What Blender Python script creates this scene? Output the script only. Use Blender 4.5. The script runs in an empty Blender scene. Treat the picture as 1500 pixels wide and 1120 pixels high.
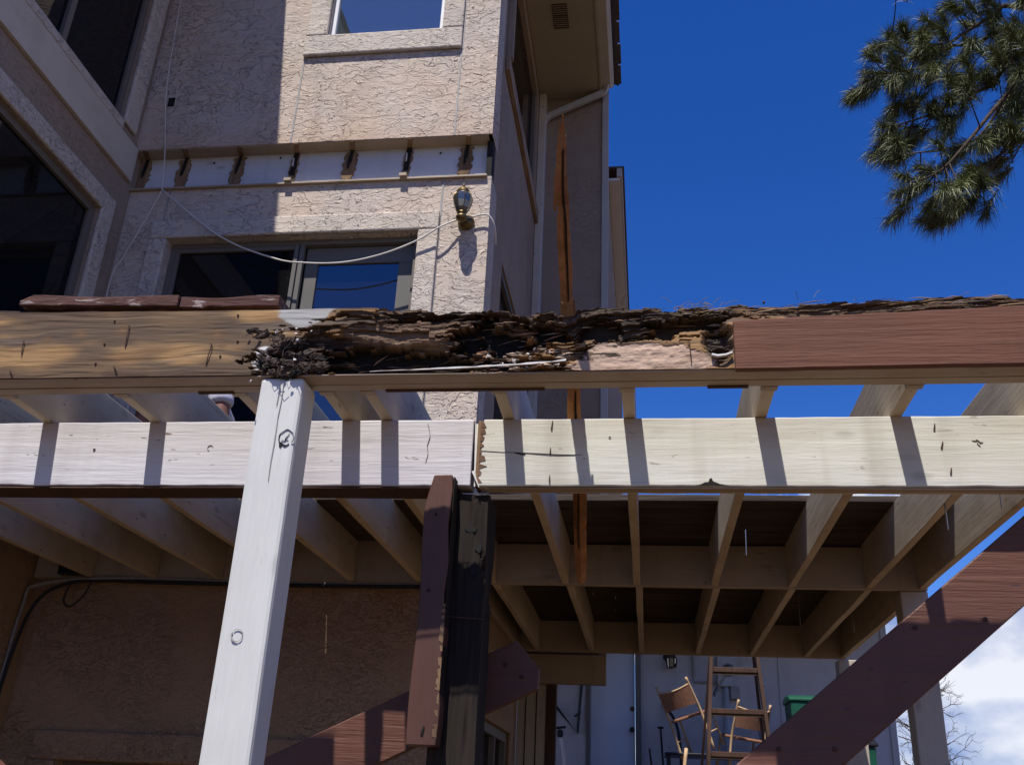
import bpy, bmesh, math, random
import numpy as np
from mathutils import Vector, Matrix
random.seed(7)
RNG = np.random.default_rng(11)
S = bpy.context.scene
C = S.collection
# ------------------------------------------------------------------ camera, sky, sun, exposure
cam = bpy.data.cameras.new('camera'); co = bpy.data.objects.new('camera', cam); C.objects.link(co)
_p, _r, _y = math.radians(24.034), math.radians(2.738), math.radians(8.453)
fw = Vector((-math.sin(_y)*math.cos(_p), math.cos(_y)*math.cos(_p), math.sin(_p)))
rt = Vector((math.cos(_y), math.sin(_y), 0)); up = rt.cross(fw)
r2 = rt*math.cos(_r) + up*math.sin(_r); u2 = up*math.cos(_r) - rt*math.sin(_r)
co.matrix_world = Matrix(((r2.x, u2.x, -fw.x, 0), (r2.y, u2.y, -fw.y, 0), (r2.z, u2.z, -fw.z, 0), (0, 0, 0, 1)))
cam.sensor_width = 36; cam.lens = 1420/1500*36; cam.clip_start = 0.05; cam.clip_end = 3000
S.camera = co
GZ = -1.55                                   # yard level; z = 0 is eye height

SUN = Vector((0.10, 0.465, -1.0)).normalized()   # direction the light travels
sl = bpy.data.lights.new('sun', 'SUN'); sl.energy = 5.0; sl.angle = math.radians(0.53); sl.color = (1.0, 0.95, 0.88)
so = bpy.data.objects.new('sun', sl); C.objects.link(so); so.rotation_euler = SUN.to_track_quat('-Z', 'Y').to_euler()
so.location = (-3, -12, 30)
W = bpy.data.worlds.new('World'); S.world = W; W.use_nodes = True
nt = W.node_tree; nt.nodes.clear()
def wn(t, **k):
    n = nt.nodes.new(t)
    for a, b in k.items(): setattr(n, a, b)
    return n
L = nt.links.new
sky = wn('ShaderNodeTexSky', sky_type='NISHITA', sun_disc=False)
sky.sun_elevation = math.asin(-SUN.z); sky.sun_rotation = math.atan2(-SUN.x, -SUN.y)
sky.altitude = 2200; sky.air_density = 1.0; sky.dust_density = 0.15; sky.ozone_density = 3.2
hs = wn('ShaderNodeHueSaturation'); hs.inputs['Hue'].default_value = 0.518; hs.inputs['Saturation'].default_value = 1.33; hs.inputs['Value'].default_value = 1.22
L(sky.outputs[0], hs.inputs['Color'])
tc = wn('ShaderNodeTexCoord'); sp = wn('ShaderNodeSeparateXYZ'); L(tc.outputs['Generated'], sp.inputs[0])
def wm(op, a, b=None, c=None, clamp=False):
    n = wn('ShaderNodeMath', operation=op, use_clamp=clamp)
    for i, v in enumerate((a, b, c)):
        if v is None: continue
        if isinstance(v, (int, float)): n.inputs[i].default_value = v
        else: L(v, n.inputs[i])
    return n.outputs[0]
zz = wm('ADD', wm('MAXIMUM', sp.outputs['Z'], 0.0), 0.16)
cx = wm('DIVIDE', sp.outputs['X'], zz); cy = wm('DIVIDE', sp.outputs['Y'], zz)
cv = wn('ShaderNodeCombineXYZ'); L(wm('MULTIPLY', sp.outputs['X'], 1.0), cv.inputs[0]); L(wm('MULTIPLY', sp.outputs['Y'], 1.0), cv.inputs[1]); L(wm('MULTIPLY', sp.outputs['Z'], 1.9), cv.inputs[2])
n1 = wn('ShaderNodeTexNoise'); n1.inputs['Scale'].default_value = 4.3; n1.inputs['Detail'].default_value = 9; n1.inputs['Roughness'].default_value = 0.56
L(cv.outputs[0], n1.inputs['Vector'])
n2 = wn('ShaderNodeTexNoise'); n2.inputs['Scale'].default_value = 9.0; n2.inputs['Detail'].default_value = 6
L(cv.outputs[0], n2.inputs['Vector'])
n3 = wn('ShaderNodeTexNoise'); n3.inputs['Scale'].default_value = 1.3; n3.inputs['Detail'].default_value = 1; L(cv.outputs[0], n3.inputs['Vector'])
n1b = wm('ADD', wm('MULTIPLY_ADD', n1.outputs[0], 1.7, -0.35), wm('MULTIPLY', wm('SUBTRACT', n3.outputs[0], 0.55), 1.1))
dens = wm('ADD', n1b, wm('MULTIPLY', wm('SUBTRACT', 0.150, sp.outputs['Z']), 1.9))
dm = wn('ShaderNodeMapRange'); dm.inputs[1].default_value = 0.50; dm.inputs[2].default_value = 0.57; L(dens, dm.inputs[0])
cm = wn('ShaderNodeMixRGB'); cm.inputs[1].default_value = (2.0, 2.7, 4.8, 1); cm.inputs[2].default_value = (6.6, 6.7, 7.1, 1)
cr = wn('ShaderNodeMapRange'); cr.inputs[1].default_value = 0.38; cr.inputs[2].default_value = 0.60; L(n2.outputs[0], cr.inputs[0]); L(cr.outputs[0], cm.inputs[0])
mx = wn('ShaderNodeMixRGB'); L(wm('MULTIPLY', dm.outputs[0], 0.93), mx.inputs[0]); L(hs.outputs[0], mx.inputs[1]); L(cm.outputs[0], mx.inputs[2])
bg = wn('ShaderNodeBackground'); bg.inputs['Strength'].default_value = 0.10; L(mx.outputs[0], bg.inputs['Color'])
wo = wn('ShaderNodeOutputWorld'); L(bg.outputs[0], wo.inputs['Surface'])
vs = S.view_settings; vs.view_transform = 'Standard'; vs.look = 'None'; vs.gamma = 1; vs.use_curve_mapping = False; vs.exposure = 0.45
S.render.engine = 'CYCLES'
S.cycles.max_bounces = 5; S.cycles.diffuse_bounces = 2

# ------------------------------------------------------------------ helpers
class MB:
    def __init__(s): s.v = []; s.f = []
    def add(s, vs, fs):
        o = len(s.v); s.v += [tuple(map(float, p)) for p in vs]; s.f += [tuple(i+o for i in f) for f in fs]; return s
    def box(s, x0, x1, y0, y1, z0, z1):
        return s.add([(x0,y0,z0),(x1,y0,z0),(x1,y1,z0),(x0,y1,z0),(x0,y0,z1),(x1,y0,z1),(x1,y1,z1),(x0,y1,z1)],
                     [(0,3,2,1),(4,5,6,7),(0,1,5,4),(1,2,6,5),(2,3,7,6),(3,0,4,7)])
    def bar(s, a, b, w, h, upv=(0,0,1), w2=None, h2=None):
        a, b = Vector(a), Vector(b); d = (b-a).normalized(); u = Vector(upv); u = (u-d*u.dot(d)).normalized(); r = d.cross(u)
        w2 = w if w2 is None else w2; h2 = h if h2 is None else h2
        vs = []
        for p, ww, hh in ((a, w, h), (b, w2, h2)):
            vs += [p-r*ww/2-u*hh/2, p+r*ww/2-u*hh/2, p+r*ww/2+u*hh/2, p-r*ww/2+u*hh/2]
        return s.add(vs, [(0,1,2,3),(7,6,5,4),(0,4,5,1),(1,5,6,2),(2,6,7,3),(3,7,4,0)])
    def tube(s, pts, r, n=8, r1=None):
        pts = [Vector(p) for p in pts]; m = len(pts); rings = []
        pu = None
        for i, p in enumerate(pts):
            d = (pts[min(i+1, m-1)]-pts[max(i-1, 0)]).normalized()
            u = pu if pu else (Vector((0,0,1)) if abs(d.z) < .9 else Vector((1,0,0)))
            u = (u-d*u.dot(d)).normalized(); pu = u; w = d.cross(u)
            rr = r if r1 is None else r+(r1-r)*i/(m-1)
            rings.append([p+(u*math.cos(2*math.pi*k/n)+w*math.sin(2*math.pi*k/n))*rr for k in range(n)])
        vs = [q for R in rings for q in R]; fs = []
        for i in range(m-1):
            for k in range(n):
                a = i*n+k; b = i*n+(k+1) % n
                fs.append((a, b, b+n, a+n))
        fs.append(tuple(range(n-1, -1, -1))); fs.append(tuple((m-1)*n+k for k in range(n)))
        return s.add(vs, fs)
    def lathe(s, c, prof, n=16, axis='Z'):
        vs = []; m = len(prof)
        for r, h in prof:
            for k in range(n):
                a = 2*math.pi*(k+.5)/n; p = (r*math.cos(a), r*math.sin(a), h)
                if axis == 'Y': p = (p[0], p[2], p[1])
                if axis == 'X': p = (p[2], p[0], p[1])
                vs.append((c[0]+p[0], c[1]+p[1], c[2]+p[2]))
        fs = [(i*n+k, i*n+(k+1) % n, (i+1)*n+(k+1) % n, (i+1)*n+k) for i in range(m-1) for k in range(n)]
        fs += [tuple(range(n-1, -1, -1)), tuple((m-1)*n+k for k in range(n))]
        return s.add(vs, fs)
    def prism(s, poly, y0, y1, plane='XZ'):
        n = len(poly); P = {'XZ': lambda a, b, c: (a, c, b), 'YZ': lambda a, b, c: (c, a, b), 'XY': lambda a, b, c: (a, b, c)}[plane]
        vs = [P(a, b, y0) for a, b in poly]+[P(a, b, y1) for a, b in poly]
        return s.add(vs, [tuple(range(n)), tuple(range(2*n-1, n-1, -1))]+[(i, i+n, (i+1) % n+n, (i+1) % n) for i in range(n)])
    def build(s, name, m=None, parent=None, bevel=0, smooth=False):
        me = bpy.data.meshes.new(name); me.from_pydata(s.v, [], s.f); me.update()
        bm = bmesh.new(); bm.from_mesh(me); bmesh.ops.recalc_face_normals(bm, faces=bm.faces); bm.to_mesh(me); bm.free()
        if smooth: me.polygons.foreach_set('use_smooth', [True]*len(me.polygons))
        return finish(name, me, m, parent, bevel)
def finish(name, me, m=None, parent=None, bevel=0):
    o = bpy.data.objects.new(name, me); C.objects.link(o)
    if m is not None: me.materials.append(M[m] if isinstance(m, str) else m)
    if parent is not None: o.parent = parent
    if bevel:
        b = o.modifiers.new('bevel', 'BEVEL'); b.width = bevel; b.segments = 2; b.limit_method = 'ANGLE'; b.angle_limit = math.radians(40)
    return o
def box(name, x0, x1, y0, y1, z0, z1, m, parent=None, bevel=0):
    return MB().box(x0, x1, y0, y1, z0, z1).build(name, m, parent, bevel)
def thing(name, label, cat, loc=(0,0,0), group=None):
    o = bpy.data.objects.new(name, None); C.objects.link(o); o.empty_display_size = .1
    return tag(o, label, cat, group)
def tag(o, label, cat, group=None, kind=None):
    o['label'] = label; o['category'] = cat
    if group: o['group'] = group
    if kind: o['kind'] = kind
    return o
def structure(o): o['kind'] = 'structure'; return o
# vectorised value noise
def _h(i, j, k):
    n = (i*374761393 + j*668265263 + k*1274126177) & 0xffffffff
    n = ((n ^ (n >> 13))*1274126177) & 0xffffffff
    n = (n ^ (n >> 16)) & 0xffff
    return n/65535.0
def vn(x, y, z=0.0):
    x, y, z = np.broadcast_arrays(np.asarray(x, float), np.asarray(y, float), np.asarray(z, float))
    i, j, k = (np.floor(a).astype(np.int64) for a in (x, y, z)); fx, fy, fz = x-i, y-j, z-k
    sx, sy, sz = (f*f*(3-2*f) for f in (fx, fy, fz)); out = 0
    for a in (0, 1):
        for b in (0, 1):
            for c in (0, 1):
                out = out + _h(i+a, j+b, k+c)*(sx if a else 1-sx)*(sy if b else 1-sy)*(sz if c else 1-sz)
    return out
def fbm(x, y, z=0.0, o=4):
    t = 0; a = .5; n = 0
    for q in range(o): t = t + a*vn(x*2**q, y*2**q, z+q*7.3); n += a; a *= .5
    return t/n
def ss(a, b, x): t = np.clip((x-a)/(b-a), 0, 1); return t*t*(3-2*t)

# a sawn timber: box with lengthwise segments, slightly out of true, softened arrises
def timber(name, lo, hi, axis, m, parent=None, wob=.0015, bevel=.003, seed=0, seg=.12):
    lo = np.array(lo, float); hi = np.array(hi, float); ax = 'XYZ'.index(axis); o1, o2 = [i for i in range(3) if i != ax]
    n = max(2, int((hi[ax]-lo[ax])/seg)+1); ts = np.linspace(lo[ax], hi[ax], n); vs = []; fs = []
    for t in ts:
        for a, b in ((0, 0), (1, 0), (1, 1), (0, 1)):
            p = [0, 0, 0]; p[ax] = t; p[o1] = (lo, hi)[a][o1]; p[o2] = (lo, hi)[b][o2]
            for q, oo in enumerate((o1, o2)):
                p[oo] += (float(vn(t*2.3+seed*3.1, a*5+b*9+q*17.0, seed))-.5)*2*wob
            vs.append(p)
    for i in range(n-1):
        for k in range(4): fs.append((i*4+k, i*4+(k+1) % 4, (i+1)*4+(k+1) % 4, (i+1)*4+k))
    fs += [(3, 2, 1, 0), tuple((n-1)*4+k for k in range(4))]
    return MB().add(vs, fs).build(name, m, parent, bevel)
# a wall sheet with openings, thickness behind it. plane 'Y' (u=x) or 'X' (u=y)
def wall(name, plane, at, back, u0, u1, v0, v1, holes, m, parent):
    us = sorted({u0, u1, *[h[0] for h in holes], *[h[1] for h in holes]}); vz = sorted({v0, v1, *[h[2] for h in holes], *[h[3] for h in holes]})
    us = [u for u in us if u0 <= u <= u1]; vz = [v for v in vz if v0 <= v <= v1]
    def solid(i, j):
        if i < 0 or j < 0 or i >= len(us)-1 or j >= len(vz)-1: return False
        cu, cv_ = (us[i]+us[i+1])/2, (vz[j]+vz[j+1])/2
        return not any(h[0] < cu < h[1] and h[2] < cv_ < h[3] for h in holes)
    P = (lambda u, v, d: (u, d, v)) if plane == 'Y' else (lambda u, v, d: (d, u, v))
    b = MB()
    for i in range(len(us)-1):
        for j in range(len(vz)-1):
            if not solid(i, j): continue
            a, c, e, f = us[i], us[i+1], vz[j], vz[j+1]
            for d in (at, back): b.add([P(a,e,d),P(c,e,d),P(c,f,d),P(a,f,d)], [(0,1,2,3)])
            for ok, q in ((solid(i-1,j), (P(a,e,at),P(a,f,at),P(a,f,back),P(a,e,back))), (solid(i+1,j), (P(c,e,at),P(c,f,at),P(c,f,back),P(c,e,back))),
                          (solid(i,j-1), (P(a,e,at),P(c,e,at),P(c,e,back),P(a,e,back))), (solid(i,j+1), (P(a,f,at),P(c,f,at),P(c,f,back),P(a,f,back)))):
                if not ok: b.add(q, [(0,1,2,3)])
    me = bpy.data.meshes.new(name); me.from_pydata(b.v, [], b.f)
    bm = bmesh.new(); bm.from_mesh(me); bmesh.ops.remove_doubles(bm, verts=bm.verts, dist=1e-5); bmesh.ops.recalc_face_normals(bm, faces=bm.faces); bm.to_mesh(me); bm.free()
    return finish(name, me, m, parent)

# ------------------------------------------------------------------ materials
M = {}
class NT:
    def __init__(s, name):
        s.m = bpy.data.materials.new(name); s.m.use_nodes = True; s.t = s.m.node_tree; s.t.nodes.clear()
        s.out = s.n('ShaderNodeOutputMaterial'); s.b = s.n('ShaderNodeBsdfPrincipled'); s.l(s.b.outputs[0], s.out.inputs[0]); M[name] = s.m
        s.tc = s.n('ShaderNodeTexCoord'); s.oi = s.n('ShaderNodeObjectInfo')
    def n(s, t, **k):
        q = s.t.nodes.new(t)
        for a, b in k.items(): setattr(q, a, b)
        return q
    def l(s, a, b): s.t.links.new(a, b)
    def setv(s, sock, v):
        if isinstance(v, (int, float)): sock.default_value = v
        elif isinstance(v, tuple): sock.default_value = v if len(v) == 4 else (*v, 1)
        else: s.l(v, sock)
    def coords(s, scale=(1,1,1), rnd=True):
        mp = s.n('ShaderNodeMapping'); mp.inputs['Scale'].default_value = scale
        s.l(s.tc.outputs['Object'], mp.inputs['Vector'])
        if rnd:
            mu = s.n('ShaderNodeMath', operation='MULTIPLY'); s.l(s.oi.outputs['Random'], mu.inputs[0]); mu.inputs[1].default_value = 37.0
            cb = s.n('ShaderNodeCombineXYZ')
            for i in range(3): s.l(mu.outputs[0], cb.inputs[i])
            s.l(cb.outputs[0], mp.inputs['Location'])
        return mp.outputs[0]
    def noise(s, vec, scale=1, detail=5, rough=.55, dist=0):
        q = s.n('ShaderNodeTexNoise'); q.inputs['Scale'].default_value = scale; q.inputs['Detail'].default_value = detail
        q.inputs['Roughness'].default_value = rough; q.inputs['Distortion'].default_value = dist; s.l(vec, q.inputs['Vector']); return q.outputs[0]
    def rng(s, v, a, b, c=0, d=1):
        q = s.n('ShaderNodeMapRange'); s.l(v, q.inputs[0])
        for i, x in enumerate((a, b, c, d)): q.inputs[i+1].default_value = x
        return q.outputs[0]
    def mix(s, f, a, b, mode='MIX'):
        q = s.n('ShaderNodeMixRGB', blend_type=mode); s.setv(q.inputs[0], f); s.setv(q.inputs[1], a); s.setv(q.inputs[2], b); return q.outputs[0]
    def math(s, op, a, b=0.0):
        q = s.n('ShaderNodeMath', operation=op); s.setv(q.inputs[0], a); s.setv(q.inputs[1], b); return q.outputs[0]
    def bump(s, h, dist, strength=1, nrm=None):
        q = s.n('ShaderNodeBump'); q.inputs['Distance'].default_value = dist; q.inputs['Strength'].default_value = strength; s.l(h, q.inputs['Height'])
        if nrm is not None: s.l(nrm, q.inputs['Normal'])
        return q.outputs[0]
    def fin(s, col, rough=.7, normal=None, spec=.3, metal=0):
        s.setv(s.b.inputs['Base Color'], col); s.setv(s.b.inputs['Roughness'], rough); s.b.inputs['Specular IOR Level'].default_value = spec; s.b.inputs['Metallic'].default_value = metal
        if normal is not None: s.l(normal, s.b.inputs['Normal'])
        return s.m
def plain(name, col, rough=.6, var=.15, scale=8, bump=0, spec=.3, metal=0):
    t = NT(name); n = t.noise(t.coords(), scale, 5)
    c = t.mix(t.rng(n, .3, .7), tuple(x*(1-var) for x in col), tuple(min(1, x*(1+var)) for x in col))
    nr = t.bump(t.noise(t.coords(), scale*6, 4), bump) if bump else None
    return t.fin(c, rough, nr, spec, metal)
def stucco(name, col, warm, depth=.009, worm=13.0, rust=False):
    t = NT(name); v = t.coords((1, 1, 1.75), rnd=False)
    w = t.noise(v, worm, 3.0, .48, 1.3)
    plate = t.rng(w, .46, .495)                              # flat trowelled islands with ragged edges
    w2 = t.noise(t.coords((1.0, 1.0, 2.4), rnd=False), worm*1.7, 2, .5, .9)
    plate2 = t.rng(w2, .52, .555)
    fine = t.noise(t.coords(rnd=False), 150, 2, .6)
    big0 = t.rng(t.noise(t.coords(rnd=False), 2.3, 1), .36, .62, .30, 1.15)
    hgt = t.math('ADD', t.math('MULTIPLY', big0, t.math('ADD', t.math('MULTIPLY', plate, .7), t.math('MULTIPLY', plate2, .28))), t.math('MULTIPLY', fine, .16))
    big = t.noise(t.coords((1, 1, 1), rnd=False), 1.6, 2, .6)
    c = t.mix(t.rng(big, .35, .68), col, warm)
    c = t.mix(t.rng(t.noise(t.coords((1,1,.35), rnd=False), 5, 3, .65), .45, .75, 0, .35), c, tuple(x*.66 for x in col))
    c = t.mix(t.math('MULTIPLY', fine, .25), c, tuple(x*.7 for x in col))
    if rust:                                                 # rusty water stain creeping up from the torn ledger, streaks below it
        sz = t.n('ShaderNodeSeparateXYZ'); t.l(t.tc.outputs['Object'], sz.inputs[0])
        edge = t.math('ADD', sz.outputs['Z'], t.math('MULTIPLY', t.noise(t.coords((3, 3, 1), rnd=False), 2.2, 4), .5))
        c = t.mix(t.math('MULTIPLY', t.rng(edge, 4.60, 4.85, .42, 0), t.rng(sz.outputs['Z'], 4.2, 4.21)), c, (.47,.30,.19))
        st = t.noise(t.coords((16, 16, .7), rnd=False), 1, 3, .6); c = t.mix(t.rng(st, .55, .75, 0, .35), c, tuple(x*.55 for x in col))
    return t.fin(c, .93, t.bump(hgt, depth), .1)
def stretched(axis, along, across): return tuple(along if a == axis else across for a in 'XYZ')
def painted(name, col, stain, axis, wear=.25, bump=.0022, dark=(.07,.045,.03), rough=.55, stains=.5):
    t = NT(name); g = t.noise(t.coords(stretched(axis, 1.3, 34)), 1, 5, .6, .25)
    fine = t.noise(t.coords(stretched(axis, 9, 120)), 1, 2, .6)
    b = t.noise(t.coords(stretched(axis, 1.6, 5)), 1, 3, .6, .4)
    c = t.mix(t.rng(b, .38, .72, 0, stains), col, stain)
    drip = t.noise(t.coords((9, 9, .8) if axis == 'X' else (4, 4, 4)), 1, 2, .6)
    c = t.mix(t.rng(drip, .52, .78, 0, stains*.7), c, tuple(x*.8 for x in stain))
    c = t.mix(t.rng(g, .63, .70, 0, wear), c, dark)
    vr = t.n('ShaderNodeTexVoronoi'); vr.inputs['Scale'].default_value = 1; t.l(t.coords(stretched(axis, 2.6, 6.5)), vr.inputs['Vector'])
    kn = vr.outputs['Distance']; c = t.mix(t.rng(kn, .05, .13, .55, 0), c, tuple(x*.55 for x in stain))     # painted-over knots
    chip = t.noise(t.coords(stretched(axis, 14, 55)), 1, 2, .6, .3); c = t.mix(t.rng(chip, .70, .715, 0, min(1, wear*2.2)), c, tuple(x*1.8 for x in dark))
    c = t.mix(t.rng(fine, .35, .75, 0, .16), c, tuple(x*.6 for x in col))
    h = t.math('ADD', g, t.math('MULTIPLY', fine, .35))
    return t.fin(c, rough, t.bump(h, bump), .3)
def rawwood(name, a, b, axis, bump=.004, rough=.8, dk=(.03,.02,.015), dkamt=.6):
    t = NT(name); g = t.noise(t.coords(stretched(axis, 1.5, 40)), 1, 5, .62, .4)
    f = t.noise(t.coords(stretched(axis, 3, 90)), 1, 4, .6); bl = t.noise(t.coords(stretched(axis, 2, 6)), 1, 5, .6)
    c = t.mix(t.rng(g, .3, .7), a, b); c = t.mix(t.rng(bl, .45, .75, 0, dkamt), c, dk); c = t.mix(t.rng(f, .55, .75, 0, .4), c, dk)
    return t.fin(c, rough, t.bump(t.math('ADD', g, t.math('MULTIPLY', f, .4)), bump), .2)

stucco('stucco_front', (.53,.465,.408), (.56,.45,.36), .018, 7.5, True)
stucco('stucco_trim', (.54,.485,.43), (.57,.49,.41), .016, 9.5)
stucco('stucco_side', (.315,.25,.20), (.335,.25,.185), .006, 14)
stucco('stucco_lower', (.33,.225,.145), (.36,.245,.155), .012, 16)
stucco('stucco_garage', (.50,.49,.50), (.52,.50,.49), .004, 14)
painted('paint_white_x', (.57,.56,.59), (.45,.40,.41), 'X', .38, .0026)
painted('paint_cream_x', (.60,.595,.535), (.44,.41,.335), 'X', .2, .0018, stains=.75)
painted('paint_white_z', (.60,.60,.565), (.50,.495,.46), 'Z', .08, .0022, stains=.35)
painted('paint_joist', (.52,.44,.32), (.36,.28,.185), 'Y', .38, .0011, stains=.75)
painted('paint_tan_x', (.37,.30,.22), (.26,.20,.14), 'X', .3, .0018)
painted('paint_tan_z', (.40,.35,.28), (.36,.31,.25), 'Z', .12, .0018)
painted('paint_trim', (.52,.47,.40), (.42,.37,.30), 'Y', .05, .001)
painted('paint_mauve_x', (.122,.050,.032), (.074,.031,.020), 'X', .5, .0045, (.035,.018,.016))
painted('paint_mauve_z', (.092,.040,.027), (.056,.026,.018), 'Z', .3, .004, (.05,.03,.025))
painted('paint_redbrown', (.140,.055,.030), (.082,.033,.020), 'X', .45, .0040, (.05,.024,.018), .75)
0 and painted('paint_peeling', (.13,.065,.055), (.30,.24,.22), 'X', .6, .005, (.05,.03,.025), .85, .9)
t = NT('paint_flaking'); pk = t.noise(t.coords((9, 40, 40)), 1, 5, .65, .6); pg = t.noise(t.coords((2, 60, 60)), 1, 4)
c = t.mix(t.rng(pg, .35, .7), (.075,.036,.03), (.12,.062,.05)); c = t.mix(t.rng(pk, .59, .63, 0, .8), c, (.33,.28,.26)); c = t.mix(t.rng(pk, .36, .40, .9, 0), c, (.06,.045,.04))
t.fin(c, .85, t.bump(t.math('ADD', pk, t.math('MULTIPLY', pg, .5)), .008), .15)
rawwood('wood_dark', (.013,.010,.008), (.030,.022,.017), 'Z', .006, .9, (.008,.007,.006), .85)
rawwood('wood_deckboard', (.05,.036,.028), (.09,.068,.052), 'X', .005, .85, (.02,.014,.012), .7)
rawwood('wood_orange', (.25,.105,.036), (.40,.185,.066), 'Z', .006, .75, (.05,.022,.01), .75)
rawwood('wood_torn', (.17,.10,.055), (.30,.20,.12), 'Z', .005, .9, (.03,.02,.012), .8)
rawwood('wood_ladder', (.05,.028,.021), (.09,.048,.036), 'Z', .002, .7)
rawwood('wood_chair', (.42,.28,.15), (.55,.38,.22), 'Z', .001, .6, (.2,.1,.05), .3)
rawwood('bark', (.045,.032,.025), (.10,.072,.055), 'X', .01, .95)
plain('torn_brown', (.15,.085,.055), .9, .4, 60)
plain('rattan', (.24,.115,.065), .8, .3, 60, .002)
plain('black_metal', (.012,.012,.013), .45, .2)
plain('steel', (.45,.45,.44), .35, .2, 40, 0, .5, 1)
plain('rust', (.06,.03,.02), .8, .4, 90)
plain('frame_taupe', (.125,.118,.106), .45, .06)
plain('frame_bronze', (.13,.115,.10), .45, .06)
plain('frame_white', (.62,.63,.65), .4, .06)
plain('void', (.012,.011,.010), .9)
plain('curtain', (.12,.115,.11), .9, .3, 4)
plain('soffit', (.33,.30,.22), .8, .06, 3)
plain('gutter', (.42,.40,.36), .5, .06, 3)
plain('downspout', (.40,.40,.39), .5, .06, 3)
plain('shingle', (.11,.085,.07), .95, .4, 30, .01)
plain('door_paint', (.52,.58,.66), .5, .04, 3)
plain('joint_metal', (.28,.27,.26), .6, .2, 30)
plain('brass', (.15,.105,.05), .45, .35, 50, 0, .5, 1)
plain('cable', (.60,.57,.52), .6, .12)
plain('cable_black', (.02,.02,.022), .6, .2)
plain('meter_grey', (.38,.39,.40), .5, .1)
plain('green_plastic', (.008,.075,.042), .45, .15)
plain('dark_plastic', (.015,.016,.02), .3, .2)
plain('flake_white', (.62,.60,.57), .8, .15, 40)
plain('flake_dark', (.045,.034,.028), .98, .5, 60, 0, .05)
plain('dry_grass', (.13,.095,.05), .9, .35, 40)
plain('skin', (.17,.072,.05), .55, .1, 20)
plain('shirt', (.40,.39,.47), .85, .06, 20, .001)
plain('jeans', (.05,.06,.10), .9, .2, 30)
plain('hair', (.03,.02,.015), .8, .3, 60)
plain('shoe', (.05,.04,.035), .7, .2)
plain('asphalt_earth', (.098,.060,.032), .95, .25, 3, .02)
# glass: dark room behind, sky mirrored in front
def glass(name, refl, tint, dark):
    t = NT(name); t.t.nodes.remove(t.b); d = t.n('ShaderNodeBsdfDiffuse'); d.inputs[0].default_value = (*dark, 1)
    g = t.n('ShaderNodeBsdfGlossy'); g.inputs[0].default_value = (*tint, 1); g.inputs[1].default_value = .012
    wv = t.bump(t.noise(t.coords(), 2.2, 2), .002, .4); t.l(wv, g.inputs['Normal'])
    fr = t.n('ShaderNodeLayerWeight'); fr.inputs[0].default_value = .35
    f = t.math('ADD', t.math('MULTIPLY', fr.outputs['Fresnel'], .9), refl)
    mxs = t.n('ShaderNodeMixShader'); t.l(f, mxs.inputs[0]); t.l(d.outputs[0], mxs.inputs[1]); t.l(g.outputs[0], mxs.inputs[2]); t.l(mxs.outputs[0], t.out.inputs[0])
glass('glass_coated', .34, (.72,.78,.80), (.05,.06,.065))
glass('glass_slider', .12, (.7,.76,.85), (.006,.006,.007))
glass('glass_dim', .02, (.6,.6,.62), (.006,.006,.007))
glass('glass_lamp', .07, (1,1,1), (.055,.055,.05))
# vertex-coloured wood of the rotten rim
t = NT('wood_rotten'); at = t.n('ShaderNodeAttribute', attribute_name='albedo')
g = t.noise(t.coords((4.5, 60, 60)), 1, 5, .62, .5); f2 = t.noise(t.coords((14, 160, 160)), 1, 4, .6)
c = t.mix(t.rng(g, .35, .68, .0, .18), at.outputs['Color'], t.mix(1, at.outputs['Color'], (.45,.38,.33), 'MULTIPLY'))
c = t.mix(t.rng(f2, .55, .75, 0, .35), c, t.mix(1, at.outputs['Color'], (.35,.3,.27), 'MULTIPLY'))
t.fin(c, .85, t.bump(t.math('ADD', g, t.math('MULTIPLY', f2, .5)), .0016), .2)
# needles
t = NT('needles'); at = t.n('ShaderNodeAttribute', attribute_name='albedo'); t.fin(at.outputs['Color'], .5, None, .35)
t.b.inputs['Subsurface Weight'].default_value = 0

# ------------------------------------------------------------------ ground
gx = np.concatenate([[-900, -300, -100, -40], np.linspace(-20, 20, 41), [40, 100, 300, 900]])
gy = np.concatenate([[-900, -300, -100, -40, -20], np.linspace(-10, 24, 69), [40, 100, 300, 900]])
GX, GY = np.meshgrid(gx, gy)
def ground_z(x, y): return GZ + (1.68)*ss(8.4, 12.3, np.asarray(y, float)) + (fbm(np.asarray(x)*.9, np.asarray(y)*.9)-.5)*.06
GZZ = ground_z(GX, GY); nx = len(gx)
me = bpy.data.meshes.new('ground')
me.from_pydata(list(zip(GX.ravel(), GY.ravel(), GZZ.ravel())), [], [(j*nx+i, j*nx+i+1, (j+1)*nx+i+1, (j+1)*nx+i) for j in range(len(gy)-1) for i in range(nx-1)])
structure(finish('ground', me, 'asphalt_earth'))

# ------------------------------------------------------------------ house
YU, YL, XS, XW = 5.43, 5.50, -1.03, -3.71
house = thing('house', 'pinkish stucco house with a torn-out ledger strip and dark windows behind the deck', 'house')
BIG = (-2.35, -1.46, 5.354, 6.70)
wall('upper_front_wall', 'Y', YU, YU+.25, XW, XS, 4.372, 7.6, [BIG], 'stucco_front', house)
SLD = (-3.334, -1.515, 1.50, 3.622); LWN = (-3.32, -1.75, -0.95, 0.175)
wall('front_wall', 'Y', YL, YL+.25, XW, XS, 1.46, 4.06, [SLD], 'stucco_front', house)
wall('lower_front_wall', 'Y', YL+.004, YL+.25, XW, XS, GZ-.3, 1.456, [LWN], 'stucco_lower', house)
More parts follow.
